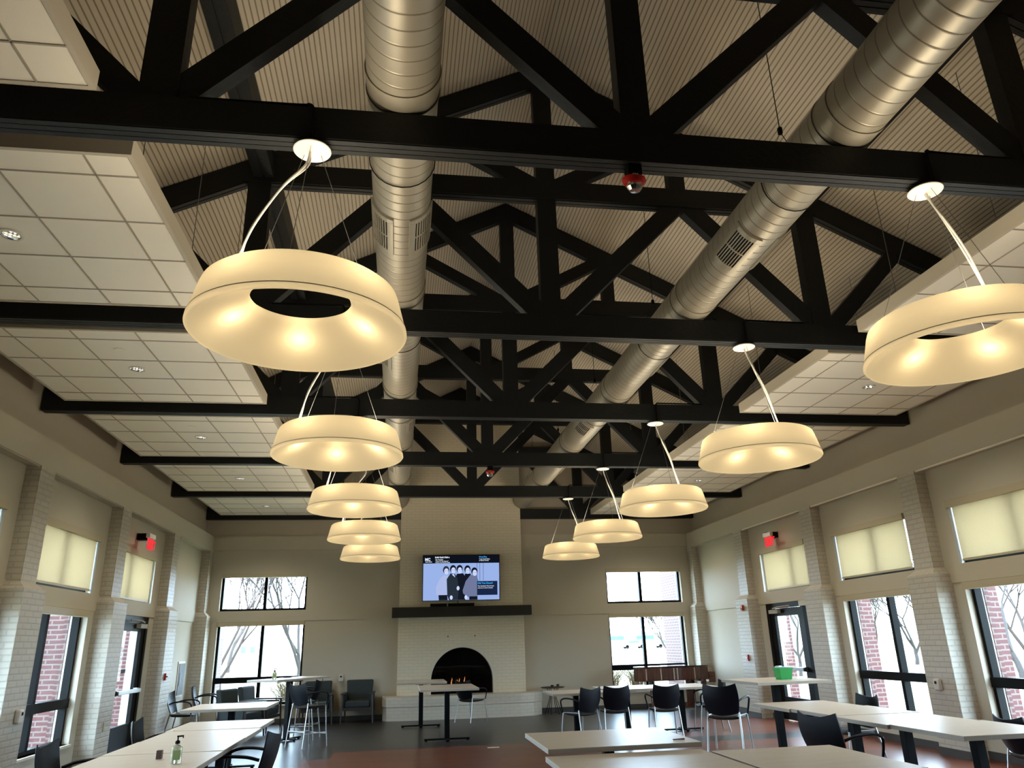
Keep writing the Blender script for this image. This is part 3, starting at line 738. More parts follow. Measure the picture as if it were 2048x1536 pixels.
# screen coordinates: u 0..1748, v 0..1040 from the zoomed photograph -> metres
def sp(u, v): return (-.89+(u-180)/1745*1.78, .505-(v-235)/1025*1.01)
K = (.004, .006, .012)
poly([sp(180, 235), sp(1925, 235), sp(1925, 415), sp(180, 415)][::-1], 0, em(K), 'header_bar')
for a in (1405, 1470, 1550): poly([sp(a, 415), sp(a+14, 415), sp(a+14, 820), sp(a, 820)], 0, em((.2, .26, .55), .8), 'door_line')
def ell(u, v, a, b, n=18, t0=0, t1=2*PI): return [sp(u+a*math.cos(t0+(t1-t0)*i/n), v+b*math.sin(t0+(t1-t0)*i/n)) for i in range(n)]
lt, md, dk, fc = (.42, .5, .80), (.16, .19, .33), (.008, .010, .020), (.62, .70, .98)
def figure(u, hv, body, bc, z, hair=dk, face=fc):
    poly([sp(*p) for p in body], z, em(bc), 'person_figure')
    poly(ell(u, hv-12, 72, 92), z+1, em(hair), 'hair'); poly(ell(u+6, hv+22, 50, 72), z+2, em(face, 1.0), 'face')
    for du in (-18, 24): poly(ell(u+du+6, hv+10, 10, 6, 8), z+3, em(dk), 'eye')
    poly(ell(u+8, hv+58, 14, 4, 8), z+3, em(md), 'mouth')
figure(700, 580, [(650, 690), (760, 700), (790, 1140), (560, 1140), (480, 1140), (470, 960), (560, 760)], lt, 1, hair=(.03, .035, .06), face=fc)
poly([sp(*p) for p in [(530, 1140), (730, 1140), (740, 1258), (540, 1258)]], 2, em(dk), 'trousers')
figure(1010, 560, [(950, 660), (1090, 650), (1170, 760), (1150, 1258), (930, 1258), (900, 760)], dk, 1)
figure(1190, 570, [(1130, 660), (1260, 660), (1330, 800), (1300, 1000), (1120, 1000)], dk, 1)
figure(860, 560, [(800, 650), (900, 660), (960, 760), (990, 1000), (970, 1258), (770, 1258), (730, 1150), (715, 780)], (.02, .03, .045), 4)
poly([sp(*p) for p in [(830, 670), (880, 665), (910, 740), (880, 720)]], 8, em(fc), 'collar')
figure(1350, 620, [(1260, 690), (1400, 700), (1450, 850), (1420, 1190), (1180, 1190), (1090, 1110), (1080, 1040), (1150, 830)], md, 8)
poly([sp(*p) for p in [(1230, 1180), (1420, 1180), (1420, 1258), (1230, 1258)]], 9, em(dk), 'trousers')
for u, v in ((820, 1200), (1155, 1200), (975, 990)): poly(ell(u, v, 34, 50, 10), 13, em(fc), 'hand')
poly([sp(1410, 835), sp(1880, 835), sp(1880, 1155), sp(1410, 1155)], 13, em((.010, .020, .060)), 'caption_box')
def st(s, u, v, size, c, bold=.0015, e=1.0):
    x, z = sp(u, v); txt(scr, s, size, (x, -.0175, z), (PI/2, 0, 0), em(c, e), bold=bold)
wh = (.8, .85, .95); bl = (.04, .35, .85)
st('MC', 215, 352, .085, wh, .004); st('MUSIC CHOICE', 225, 388, .022, wh)
st('Solid Gold Oldies', 445, 292, .047, wh, .0022); st('The Zombies', 450, 338, .034, wh, .0006); st('"Time Of The Season"', 450, 375, .034, wh, .0006); st('Odessey And Oracle (1968)', 450, 408, .030, wh, .0004)
st('Next Play', 1460, 290, .046, bl, .0022); st('Turbo Gold Oldies', 1460, 335, .033, wh, .0006); st('on Music Choice', 1460, 370, .033, wh, .0006)
st('Did You Know?', 1425, 900, .055, bl, .0022); st("The Zombies' Rod Argent", 1425, 960, .036, wh, .0006); st('went on to form Argent', 1425, 1002, .036, wh, .0006)

# ------------------------------------------------------------------ exit signs, alarms, dispensers, cabinet
m_exitred = emitmat('exit_red', (1.0, .02, .03), 1.3)
for s, nm, y0, y1 in ((-1, 'left', 13.24, 13.56), (1, 'right', 13.56, 13.86)):
    t = thing('exit_sign', 'red lit EXIT sign with white housing above the %s door' % nm, 'exit sign', (s*5.61, (y0+y1)/2, 3.34), 0, 'exit signs')
    hy = (y1-y0)/2
    obj('housing', bx(-.03, .03, -hy, hy, 0, .075), m_white, t, bevel=.004)
    bm = bmesh.new(); box(bm, *sorted((s*.03, s*.24)), -.05+.10*1, .08+.10, -.01, .10); obj('canopy', bm, m_iron, t)
    p = obj('lens_panel', bx(-.006, .006, -hy+.01, hy-.01, -.19, 0), emitmat('exit_panel_%s' % nm, (.85, .10, .10), .75), t)
    if s < 0: txt(p, 'EXIT', .20, (.0085, -hy+.01, -.165), (PI/2, 0, PI/2), m_exitred, bold=.004)
    else: txt(p, 'EXIT', .20, (-.0085, hy-.01, -.165), (PI/2, 0, -PI/2), m_exitred, bold=.004)
m_fire = mat('fire_device_red', (.45, .03, .02), .4)
def walldev(name, label, cat, parts, group=None):
    """parts: (part name, bmesh, material)"""
    x = parts[0][1]; t = thing(name, label, cat, x)
    if group: t['group'] = group
    for pn, bm, m in parts[1:]: obj(pn, bm, m, t, bevel=.003)
walldev('fire_alarm_strobe', 'red fire strobe high on the right pilaster beyond the door', 'fire alarm', [('', (5.60, 15.17, 2.08)), ('housing', bx(-.04, 0, -.04, .04, -.055, .055), m_fire), ('lens', bx(-.06, -.04, -.02, .02, -.04, .0), m_chrome)])
walldev('fire_alarm_pull', 'red fire pull station on the right pilaster beyond the door', 'fire alarm', [('', (5.60, 15.20, 1.11)), ('housing', bx(-.035, 0, -.04, .04, -.06, .06), m_fire), ('handle', bx(-.045, -.035, -.025, .025, -.015, .01), m_white)])
walldev('fire_alarm_pull', 'red fire pull station on the left pilaster beyond the door', 'fire alarm', [('', (-5.60, 15.13, 1.11)), ('housing', bx(0, .035, -.04, .04, -.06, .06), m_fire), ('handle', bx(.035, .05, -.03, .03, -.01, .012), m_iron)])
m_disp = mat('dispenser_plastic', (.62, .58, .52), .4)
def dispenser(loc, rz, label):
    t = thing('soap_dispenser', label, 'dispenser', loc, rz, 'wall dispensers')
    bm = bmesh.new(); box(bm, -.055, .055, -.06, 0, -.075, .075); obj('case', bm, m_disp, t, bevel=.02)
    bm = bmesh.new(); box(bm, -.018, .018, -.066, -.058, .01, .045); obj('window', bm, m_iron, t, bevel=.006)
dispenser((-2.688, YB-.013, .885), 0, 'pale oval dispenser on the back wall above the green armchairs')
dispenser((5.60, 9.58, .86), -PI/2, 'pale dispenser on the right brick pilaster beside the tall window')
dispenser((-5.60, 9.63, .90), PI/2, 'pale dispenser on the left brick pilaster near the camera')
o = tag(obj('outlet_cover', bx(-5.60, -5.592, 12.36, 12.43, .48, .60), m_cream, bevel=.002), 'beige outlet cover low on the left brick pilaster', 'outlet cover')
t = thing('extinguisher_cabinet', 'white framed fire extinguisher cabinet on the left wall', 'cabinet', (-5.86, 17.15, 1.0))
obj('body', bx(0, .02, -.24, .24, -.34, .34), m_white, t, bevel=.003)
obj('door', bx(.02, .034, -.20, .20, -.30, .30), mat('cabinet_glass', (.30, .34, .38), .15), t)
obj('handle', bx(.034, .046, -.15, -.13, -.12, .12), m_steel, t)

# ------------------------------------------------------------------ tables
def make_table(name, sx, sy, h, label, cat, x, y, rz=0, group='laminate-top tables', foot=.72, raised=None):
    t = thing(name, label, cat, (x, y, 0), rz, group)
    bm = bmesh.new(); box(bm, -sx/2, sx/2, -sy/2, sy/2, h-.004, h)
    obj('tabletop', bm, m_top, t)
    bm = bmesh.new(); box(bm, -sx/2, sx/2, -sy/2, sy/2, h-.036, h-.004); obj('edge_band', bm, m_edge, t)
    bm = bmesh.new(); box(bm, -.042, .042, -.042, .042, .035, h-.06); box(bm, -.12, .12, -.2, .2, h-.06, h-.036)
    obj('column', bm, m_iron, t, bevel=.003)
    bm = bmesh.new(); box(bm, -foot/2, foot/2, -.028, .028, .018, .042); box(bm, -.03, .03, -.20, .20, .018, .040)
    for fx, fy in ((-foot/2+.03, 0), (foot/2-.03, 0), (0, -.18), (0, .18)): lathe(bm, [(0, 0), (.02, 0), (.022, .012), (.014, .02), (0, .02)], 10, (fx, fy, 0))
    obj('foot', bm, m_iron, t)
    return t
DT = 'dining table'
ly = [9.93, 8.92, 8.0, 7.08, 6.15, 5.23]
lp = ['farthest from the camera', 'second from its far end', 'third from its far end', 'fourth from its far end', 'nearest the camera']
for i in range(5):
    make_table('square_table', .95, ly[i]-ly[i+1]-.004, .75 - .004*(i % 2), 'pale square table in the row along the left windows, '+lp[i], DT, -3.335-.02*(i == 0), (ly[i]+ly[i+1])/2)
ry = [9.42, 8.50, 7.60, 6.72, 5.78]
for i in range(4):
    make_table('square_table', .93, ry[i]-ry[i+1]-.004, .745 + .004*(i % 2), 'pale square table in the row along the right windows, '+['farthest from the camera', 'second from its far end', 'third from its far end', 'nearest the camera'][i], DT, 3.36+.02*(i % 2), (ry[i]+ry[i+1])/2)
make_table('square_table', 1.10, 1.12, .80, 'pale square table standing alone beyond the left row', DT, -3.72, 11.72)
make_table('wide_table', 1.22, 1.10, .76, 'wide pale table in the centre, raised above the tables before it', DT, .30, 6.66)
make_table('wide_table', 1.22, 1.15, .715, 'wide pale table in the centre nearest the camera', DT, .27, 5.50)
make_table('square_table', .96, 1.15, .715, 'pale table abutting the right side of the nearest centre table', DT, 1.40, 5.37)
make_table('square_table', .96, .94, .72, 'pale table beside the wire side table, first of the three before the piano', DT, 1.54, 13.28, foot=.7)
make_table('square_table', .98, 1.05, .735, 'pale table in the middle of the three before the piano', DT, 2.53, 13.62, foot=.7)
make_table('square_table', .96, 1.05, .73, 'pale table at the door end of the three before the piano', DT, 3.52, 13.62, foot=.7)
make_table('tall_table', .96, 1.45, .845, 'narrow pale table before the fireplace, nearer of the pair', DT, -.60, 13.75, foot=.76)
make_table('tall_table', .96, 1.2, .845, 'narrow pale table before the fireplace, farther of the pair', DT, -.97, 16.15, foot=.76)
make_table('bar_table', 1.42, .68, 1.03, 'high bar table near the left back window with a sanitizer bottle', 'bar table', -3.36, 14.80, math.radians(57))
make_table('bar_table', 1.02, 1.04, .975, 'high bar table near the right door with a green bucket', 'bar table', 3.50, 9.98, math.radians(2))

# ------------------------------------------------------------------ chairs
def shell(bm, w0, w1, w2, z0, z1, y0, y1, curve, dip, th=.012, nx=10, nz=8):
    """curved back: widths at bottom, middle, top"""
    F = []; B = []
    for j in range(nz+1):
        v = j/nz; w_ = (w0*(1-v)*(1-2*v)+4*w1*v*(1-v)+w2*v*(2*v-1)); rf, rb = [], []
        for i in range(nx+1):
            u = -1+2*i/nx; z = z0+(z1-z0)*v + (dip*(u*u-1)*v*v if v > 0 else 0)+(-.03*(1-u*u)*(1-v)**3)
            y = y0+(y1-y0)*v - curve*(1-u*u) - .02*math.sin(PI*v)
            rf.append(bm.verts.new((u*w_/2, y, z))); rb.append(bm.verts.new((u*w_/2, y-th, z)))
        F.append(rf); B.append(rb)
    for j in range(nz):
        for i in range(nx):
            bm.faces.new((F[j][i], F[j][i+1], F[j+1][i+1], F[j+1][i])); bm.faces.new((B[j][i], B[j+1][i], B[j+1][i+1], B[j][i+1]))
    for j in range(nz): bm.faces.new((F[j][0], F[j+1][0], B[j+1][0], B[j][0])); bm.faces.new((F[j][nx], B[j][nx], B[j+1][nx], F[j+1][nx]))
    for i in range(nx): bm.faces.new((F[0][i], B[0][i], B[0][i+1], F[0][i+1])); bm.faces.new((F[nz][i], F[nz][i+1], B[nz][i+1], B[nz][i]))
def pad(bm, sx, sy, z, th, n=12, sag=.02):
    T = []; Bt = []
    for j in range(n+1):
        a, b = [], []
        for i in range(n+1):
            u, v = -1+2*i/n, -1+2*j/n
            # superellipse footprint
            k = (abs(u)**4+abs(v)**4)**.25/max(abs(u), abs(v), 1e-6) if (u or v) else 1
            x, y = u/max(k, 1)*sx/2, v/max(k, 1)*sy/2
            r = max(abs(u), abs(v)); edge = (1-r**6)
            a.append(bm.verts.new((x, y, z - sag*(v > .3)*(v-.3)**2 - th*.5*(1-edge) + .012*u*u)))
            b.append(bm.verts.new((x, y, z - th + th*.35*(1-edge)-.012*(1-u*u)*edge)))
        T.append(a); Bt.append(b)
    for j in range(n):
        for i in range(n):
            bm.faces.new((T[j][i], T[j][i+1], T[j+1][i+1], T[j+1][i])); bm.faces.new((Bt[j][i], Bt[j+1][i], Bt[j+1][i+1], Bt[j][i+1]))
    for i in range(n):
        bm.faces.new((T[0][i], Bt[0][i], Bt[0][i+1], T[0][i+1])); bm.faces.new((T[n][i], T[n][i+1], Bt[n][i+1], Bt[n][i]))
        bm.faces.new((T[i][0], T[i+1][0], Bt[i+1][0], Bt[i][0])); bm.faces.new((T[i][n], Bt[i][n], Bt[i+1][n], T[i+1][n]))
def make_chair(name, label, cat, h=0., group='black stacking armchairs'):
    """faces +y; h raises the seat for the stool"""
    t = thing(name, label, cat, group=group)
    bm = bmesh.new(); pad(bm, .46, .45, .46+h, .05); obj('seat', bm, m_seat, t, smooth=True)
    bm = bmesh.new(); shell(bm, .40, .475, .435, .49+h, .865+h*.9, -.185, -.275, .05, .042)
    obj('backrest', bm, m_chair, t, smooth='auto')
    for sx in (-1, 1):
        for fr in (0, 1):
            bm = bmesh.new()
            if fr: pts = [(sx*.225, .19, .455+h), (sx*.235, .22, .25), (sx*.245, .245, 0)]
            else: pts = [(sx*.205, -.19, .50+h), (sx*.215, -.21, .40+h*.9), (sx*.235, -.29, 0)]
            tube(bm, pts, .0115, 8); obj('leg', bm, m_steel, t, smooth='auto')
        bm = bmesh.new()
        tube(bm, bez([(sx*.215, -.225, .64+h), (sx*.26, -.12, .672+h), (sx*.285, .05, .682+h), (sx*.28, .17, .65+h), (sx*.262, .20, .58+h), (sx*.235, .195, .455+h)], 8), .0135, 8)
        for v in bm.verts: v.co.x += sx*.003
        obj('armrest', bm, m_chair, t, smooth=True)
    bm = bmesh.new()
    tube(bm, [(-.205, -.19, .455+h), (-.10, -.15, .425+h), (.10, -.15, .425+h), (.205, -.19, .455+h)], .009, 7)
    tube(bm, [(-.225, .19, .455+h), (-.12, .16, .42+h), (.12, .16, .42+h), (.225, .19, .455+h)], .009, 7)
    for sx in (-1, 1): tube(bm, [(sx*.205, -.19, .46+h), (sx*.225, .19, .455+h)], .009, 7)
    obj('seat_frame', bm, m_steel, t)
    if h:
        bm = bmesh.new(); z = .20
        tube(bm, [(-.238, .235, z), (.238, .235, z)], .009, 7); tube(bm, [(-.238, -.25, z+.06), (.238, -.25, z+.06)], .009, 7)
        for sx in (-1, 1): tube(bm, [(sx*.236, .23, z+.03), (sx*.228, -.25, z+.03)], .009, 7)
        obj('footrest', bm, m_steel, t)
    return t
ch = make_chair('armchair', '', 'chair')
D = math.radians
chairs = [
 (1.52, 12.88, 28, .95, 'black armchair seen from behind at the table by the wire side table, turned left'),
 (2.13, 13.05, -3, .95, 'black armchair seen from behind at the middle table before the piano'),
 (2.96, 12.95, -6, .95, 'black armchair seen from behind, alone at the table end toward the right door'),
 (3.93, 13.40, 82, .95, 'black armchair half hidden behind the large near chair before the piano'),
 (3.22, 11.0, -36, 1.05, 'large black armchair seen from behind near the high table with the green bucket'),
 (2.58, 6.95, -72, 1.0, 'black armchair on the aisle side of the right table row'),
 (4.00, 9.15, 92, .95, 'black armchair on the window side of the right table row, seat tucked under'),
 (4.66, 7.10, -90, .85, 'black armchair at the right edge of the view under the near window'),
 (-3.98, 7.18, -88, 1.0, 'black armchair on the window side of the left row, beside the box and bottle'),
 (-3.90, 9.18, -85, 1.0, 'black armchair on the window side of the left row, near the left exit door'),
 (-4.20, 6.42, -88, 1.0, 'black armchair at the lower left corner by the brick pilaster'),
 (-5.36, 15.78, -92, .97, 'black armchair against the left wall, half behind the pilaster with the pull station'),
 (-5.28, 17.20, -82, 1.0, 'black armchair near the extinguisher cabinet on the left wall'),
 (-2.80, 7.50, 84, 1.0, 'black armchair on the aisle side of the left table row'),
 (.10, 16.82, -48, .95, 'black armchair in front of the fireplace hearth'),
]
for i, (x, y, a, s_, lab) in enumerate(chairs):
    if i == 0: ch.location = (x, y, 0); ch.rotation_euler = (0, 0, D(a)); ch.scale = (s_,)*3; ch['label'] = lab
    else: dup(ch, (x, y, 0), D(a), lab, s_)
st_ = make_chair('bar_stool', 'black bar stool with grey metal legs, seen from behind, by the high left table', 'bar stool', .22, 'bar stools')
st_.location = (-2.90, 13.88, 0); st_.rotation_euler = (0, 0, D(-45)); st_.scale = (.93,)*3
dup(st_, (-3.12, 15.08, 0), D(80), 'black bar stool facing left, behind the other stool', .93)
# upholstered armchairs
def make_lounge(label):
    t = thing('upholstered_armchair', label, 'armchair', group='dark green upholstered armchairs')
    bm = bmesh.new(); box(bm, -.26, .26, -.26, .26, .31, .44); obj('seat_cushion', bm, m_green, t, bevel=.03)
    bm = bmesh.new()
    for v in box(bm, -.29, .29, -.33, -.22, .40, .84):
        if v.co.z > .6: v.co.y -= .07
        else: v.co.x *= .9
    obj('back_cushion', bm, m_green, t, bevel=.03)
    bm = bmesh.new(); box(bm, -.30, .30, -.28, .28, .25, .31); obj('seat_frame', bm, m_wood_dk, t)
    for sx in (-1, 1):
        bm = bmesh.new(); box(bm, *sorted((sx*.27, sx*.32)), -.26, .24, .30, .56); obj('side_panel', bm, m_green, t, bevel=.01)
        bm = bmesh.new(); box(bm, *sorted((sx*.26, sx*.35)), -.28, .31, .57, .60); obj('armrest', bm, m_wood_dk, t, bevel=.012)
        bm = bmesh.new(); tube(bm, [(sx*.31, .27, .58), (sx*.335, .29, 0)], [.022, .016], 8); obj('leg', bm, m_wood_dk, t)
        bm = bmesh.new(); tube(bm, [(sx*.31, -.26, .58), (sx*.30, -.31, 0)], [.022, .016], 8); obj('leg', bm, m_wood_dk, t)
    return t
lg = make_lounge('dark green upholstered armchair against the back wall next to the hearth'); lg.location = (-2.27, 17.72, 0); lg.rotation_euler = (0, 0, D(178))
dup(lg, (-3.14, 17.70, 0), D(182), 'dark green upholstered armchair against the back wall behind the bar stools')
dup(lg, (-4.30, 15.62, 0), D(-112), 'dark green upholstered armchair by the left back window, nearer the left wall', 1.0)
dup(lg, (-4.12, 16.62, 0), D(-105), 'dark green upholstered armchair by the left back window, nearer the mullion', 1.0)

# wire side table
t = thing('wire_side_table', 'small round dark side table on curved wire legs', 'side table', (2.02, 17.72, 0))
bm = bmesh.new(); lathe(bm, [(0, .545), (.25, .55), (.27, .562), (.272, .556), (.25, .54), (0, .532)], 36); obj('tray_top', bm, m_wood_dk, t, smooth='auto')
for q in range(6):
    a = q*PI/3; bm = bmesh.new()
    tube(bm, bez([(.13*math.cos(a), .13*math.sin(a), .535), (.07*math.cos(a), .07*math.sin(a), .40), (.09*math.cos(a), .09*math.sin(a), .28), (.19*math.cos(a), .19*math.sin(a), 0.005)], 5), .007, 6)
    obj('leg', bm, m_iron, t)
for i, (x, y, h) in enumerate(((1.99, 17.62, .045), (2.13, 17.66, .055))):
    bm = bmesh.new(); lathe(bm, [(0, 0), (.028, 0), (.035, h), (.030, h), (.024, .006), (0, .006)], 18)
    tag(obj('candle_cup', bm, mat('dark_cup_%d' % i, (.05, .02, .015), .4), loc=(x, y, .5625), smooth='auto'), ['small dark cup on the wire side table, lower one', 'small dark cup on the wire side table, taller one'][i], 'cup')

# grand piano
m_piano = woodmat('piano_mahogany', (.055, .016, .008), (.13, .042, .020), .16, (14, 14, 1))
m_lid = mat('piano_lid_gloss', (.03, .022, .018), .06)
t = thing('grand_piano', 'brown wooden grand piano with glossy lid below the right back windows', 'piano', (4.6, 17.2, 0))
def pprof(o=0):
    P_ = [(-.82, -.25), (.82, -.25), (.82, .62), (.45, .62), (.15, .52), (-.15, .32), (-.5, .22), (-.75, .12), (-.84, -.05)]
    return [(x*(1+o), y*(1+o)) for x, y in P_]
bm = bmesh.new(); prismz(bm, pprof(), .64, .915); obj('case_rim', bm, m_piano, t, bevel=.01)
bm = bmesh.new(); prismz(bm, pprof(.012), .92, .94); obj('lid', bm, m_lid, t, bevel=.004)
bm = bmesh.new(); box(bm, .82, .98, -.25, .62, .58, .70); box(bm, .82, .98, -.25, -.20, .70, .80); box(bm, .82, .98, .57, .62, .70, .80); obj('key_bed', bm, m_piano, t, bevel=.01)
bm = bmesh.new(); box(bm, .83, .96, -.20, .57, .70, .715); obj('keys', bm, m_white, t)
for x in (-.62, -.28, .02, .10, .5):
    bm = bmesh.new(); box(bm, x-.012, x+.012, -.262, -.25, .66, .90); obj('brace', bm, mat('pale_brass', (.45, .33, .22), .3, metal=.6), t)
for x, y in ((-.42, .02), (.72, -.17), (.72, .54)):
    bm = bmesh.new(); lathe(bm, [(0, .64), (.06, .64), (.065, .55), (.045, .5), (.05, .42), (.038, .10), (.05, .07), (.03, .05), (.03, 0), (0, 0)], 14, (x, y, 0)); obj('leg', bm, m_piano, t, smooth='auto')
bm = bmesh.new(); box(bm, .42, .62, .14, .18, .12, .64); box(bm, .40, .64, .10, .22, .07, .12)
for q in range(3): box(bm, .45+.06*q, .47+.06*q, .02, .10, .07, .085)
obj('pedal_lyre', bm, m_piano, t)

# ------------------------------------------------------------------ small things
m_gel = mat('sanitizer_gel', (.74, .78, .58), .12); m_gel.node_tree.nodes['Principled BSDF'].inputs['Transmission Weight'].default_value = .6
def bottle(loc, label, s_=1.0):
    t = thing('pump_bottle', label, 'bottle', loc, D(20), 'sanitizer bottles'); t.scale = (s_,)*3
    bm = bmesh.new(); lathe(bm, [(0, 0), (.034, 0), (.038, .006), (.038, .10), (.034, .115), (.016, .126), (.015, .135), (0, .135)], 24)
    for v in bm.verts: v.co.y *= .65
    b = obj('bottle_body', bm, m_gel, t, smooth='auto')
    m_lab = mat('label_green', (.30, .42, .20), .5)
    bm = bmesh.new(); box(bm, -.026, .026, -.0262, -.0250, .025, .09); l = obj('label', bm, m_lab, b)
    bm = bmesh.new(); lathe(bm, [(0, .132), (.017, .132), (.017, .150), (.008, .156), (.005, .158), (.005, .180), (0, .18)], 16); box(bm, -.008, .038, -.006, .006, .178, .188); box(bm, .032, .038, -.005, .005, .168, .18)
    obj('pump', bm, m_iron, t)
bottle((-3.06, 6.40, .751), 'clear pump bottle of pale green sanitizer on the near left table')
bottle((-3.58, 14.42, 1.031), 'pale pump bottle on the high left bar table', .95)
tag(obj('wooden_box', bx(-.02, .02, -.02, .02, 0, .062), mat('brown_box', (.06, .03, .022), .5), loc=(-3.26, 6.70, .751), bevel=.002), 'small upright dark brown block on the left table beside the bottle', 'box')
t = thing('bucket', 'bright green square bucket on the high right table', 'bucket', (3.62, 9.94, .9755), D(6))
bm = bmesh.new()
def frus(bm, a0, a1, z0, z1):
    L_ = [bm.verts.new((x*a0, y*a0*.8, z0)) for x, y in ((-1, -1), (1, -1), (1, 1), (-1, 1))]; H_ = [bm.verts.new((x*a1, y*a1*.8, z1)) for x, y in ((-1, -1), (1, -1), (1, 1), (-1, 1))]
    for i in range(4): bm.faces.new((L_[i], L_[(i+1) % 4], H_[(i+1) % 4], H_[i]))
    return L_, H_
Lo, Ho = frus(bm, .078, .098, 0, .14); Li, Hi = frus(bm, .074, .094, .004, .14); bm.faces.new(Lo[::-1]); bm.faces.new(Li)
for i in range(4): bm.faces.new((Ho[i], Ho[(i+1) % 4], Hi[(i+1) % 4], Hi[i]))
m_gr = mat('green_plastic', (.005, .32, .05), .35); obj('tub', bm, m_gr, t)
bm = bmesh.new(); 
for a, b, c_, d in ((-.104, .104, -.085, -.076), (-.104, .104, .076, .085), (-.104, -.094, -.076, .076), (.094, .104, -.076, .076)): box(bm, a, b, c_, d, .130, .144)
obj('rim', bm, m_gr, t)
tag(obj('pen', (lambda b: (tube(b, [(-.05, 0, .006), (.05, .01, .006)], [.004, .006], 8), b)[1])(bmesh.new()), mat('pen_brown', (.08, .05, .04), .4), loc=(.78, 6.26, .7605)), 'dark pen lying at the corner of the raised centre table', 'pen')
tag(obj('paper_strip', bx(-.09, .09, -.03, .03, .001, .003), m_tile, loc=(.05, 12.64, 0)), 'scrap of pale paper on the red floor', 'paper')
tag(obj('phone', bx(-.07, .07, -.035, .035, .001, .010), m_iron, loc=(-3.42, 14.95, 1.0305)), 'small dark object lying flat on the high left table', 'phone')
tag(obj('knob', (lambda b: (lathe(b, [(0, 0), (.012, 0), (.012, .012), (0, .014)], 12), b)[1])(bmesh.new()), m_white, loc=(-3.74, 8.90, .7515)), 'tiny white cap on the edge of the left table row', 'cap')

# ------------------------------------------------------------------ outdoors
def gmat():
    m, N, L, b = nodes('winter_grass'); b.inputs['Roughness'].default_value = .9
    tc = N.new('ShaderNodeTexCoord'); n = N.new('ShaderNodeTexNoise'); n.inputs['Scale'].default_value = .35; n.inputs['Detail'].default_value = 8
    cr = N.new('ShaderNodeValToRGB'); cr.color_ramp.elements[0].position = .35; cr.color_ramp.elements[0].color = (.17, .15, .075, 1); cr.color_ramp.elements[1].position = .7; cr.color_ramp.elements[1].color = (.30, .27, .18, 1)
    L.new(tc.outputs['Object'], n.inputs['Vector']); L.new(n.outputs['Fac'], cr.inputs[0]); L.new(cr.outputs[0], b.inputs['Base Color']); return m
bm = bmesh.new()
for a, b, c_, d in ((-150, -6.62, -60, 200), (6.62, 150, -60, 200), (-6.62, 6.62, 18.72, 200), (-6.62, 6.62, -60, YF-.22)):
    box(bm, a, b, c_, d, -.25, -.06)
struct('ground_outside', bm, gmat())
bm = bmesh.new()
for a, b, c_, d in ((-9.5, -6.16, -8, 22), (6.16, 9.0, -8, 22)): box(bm, a, b, c_, d, -.2, -.04)
struct('path_outside', bm, mat('concrete_path', (.30, .29, .27), .9, var=.1))
pl = []
for s in (-1, 1):
    for k in range(6):
        yc = YT[k]+.07
        if k == 5: continue
        o = struct('pillar_%d' % (20+k+(6 if s > 0 else 0)), bx(*sorted((s*6.151, s*6.46)), yc-.30, yc+.30, -.05, 3.6), m_red, uv=True)
struct('pillar_32', bx(-6.0, -5.46, YB+.301, 19.05, -.05, 3.6), m_red, uv=True)
struct('pillar_33', bx(5.46, 6.0, YB+.301, 19.75, -.05, 3.6), m_red, uv=True)
m_bark = mat('grey_bark', (.028, .023, .021), .9, var=.3, vscale=10)
m_twig = mat('brown_twigs', (.035, .024, .02), .9)
def tree(x, y, h, label, seed=1, low=.12, thick=.07, rmin=.011, depth=6, spread=.6, group='bare trees outside'):
    rnd = random.Random(seed); tr_ = bmesh.new(); br = bmesh.new()
    def grow(p, d, ln, r, lev):
        pts = [p]; q = p; r = max(r, rmin)
        for i in range(3):
            d = (d+Vector((rnd.uniform(-.16, .16), rnd.uniform(-.16, .16), .05))).normalized(); q = q+d*ln/3; pts.append(q)
        tube(tr_ if lev == 0 else br, pts, [r, r*.92, r*.84, max(r*.72, rmin)], 6 if lev < 2 else 3, cap=False)
        if lev < depth:
            for i in range(3):
                a = rnd.uniform(0, 2*PI); sp_ = rnd.uniform(.6, 1.1)*spread
                nd = (d+Vector((math.cos(a)*sp_, math.sin(a)*sp_, rnd.uniform(-.05, .3)))).normalized()
                grow(pts[-1] if i < 2 else pts[-2], nd, (h*.24 if lev == 0 else ln*rnd.uniform(.66, .84)), r*.62, lev+1)
    grow(Vector((0, 0, 0)), Vector((0, 0, 1)), h*low, thick, 0)
    t = thing('bare_tree', label, 'tree', (x, y, -.06), 0, group)
    obj('trunk', tr_, m_bark, t); obj('branches', br, m_twig if seed % 2 else m_bark, t)
tree(-6.5, 24.2, 7.0, 'bare forked tree seen at the left edge of the left back window', seed=3, low=.16, depth=5)
tree(-4.55, 26.0, 7.5, 'bare tree seen at the right edge of the left back window', seed=12, low=.19, depth=5, thick=.08)
tree(-14.0, 62, 11, 'bare brownish tree far off in the left pane of the left back window', seed=5, low=.2, thick=.14, rmin=.022)
tree(21.8, 66, 6, 'small bare tree far off behind the right back window', seed=9, thick=.10, rmin=.022)
for i, (x, y, h, th, lab) in enumerate((
        (14.6, 30.0, 6.0, .08, 'bare tree seen through the glass of the right exit door'),
        (22.0, 36.0, 5.5, .09, 'bare tree beyond the right lawn left of the window mullion'),
        (24.4, 36.5, 6.5, .10, 'bare tree beyond the right lawn right of the window mullion'),
        (26.6, 37.5, 6.5, .10, 'bare tree beyond the right lawn partly behind the pilaster'),
        (17.6, 22.0, 7.5, .11, 'large dense bare tree at the right edge of the view'),
        (20.3, 24.5, 7.0, .10, 'bare tree behind the large tree at the right edge'),
        (23.0, 40.5, 5.5, .09, 'low bare tree behind the lawn trees in the right window'))):
    tree(x, y, h, lab, seed=20+i, thick=th, rmin=.012 if y < 28 else .017, spread=.75)
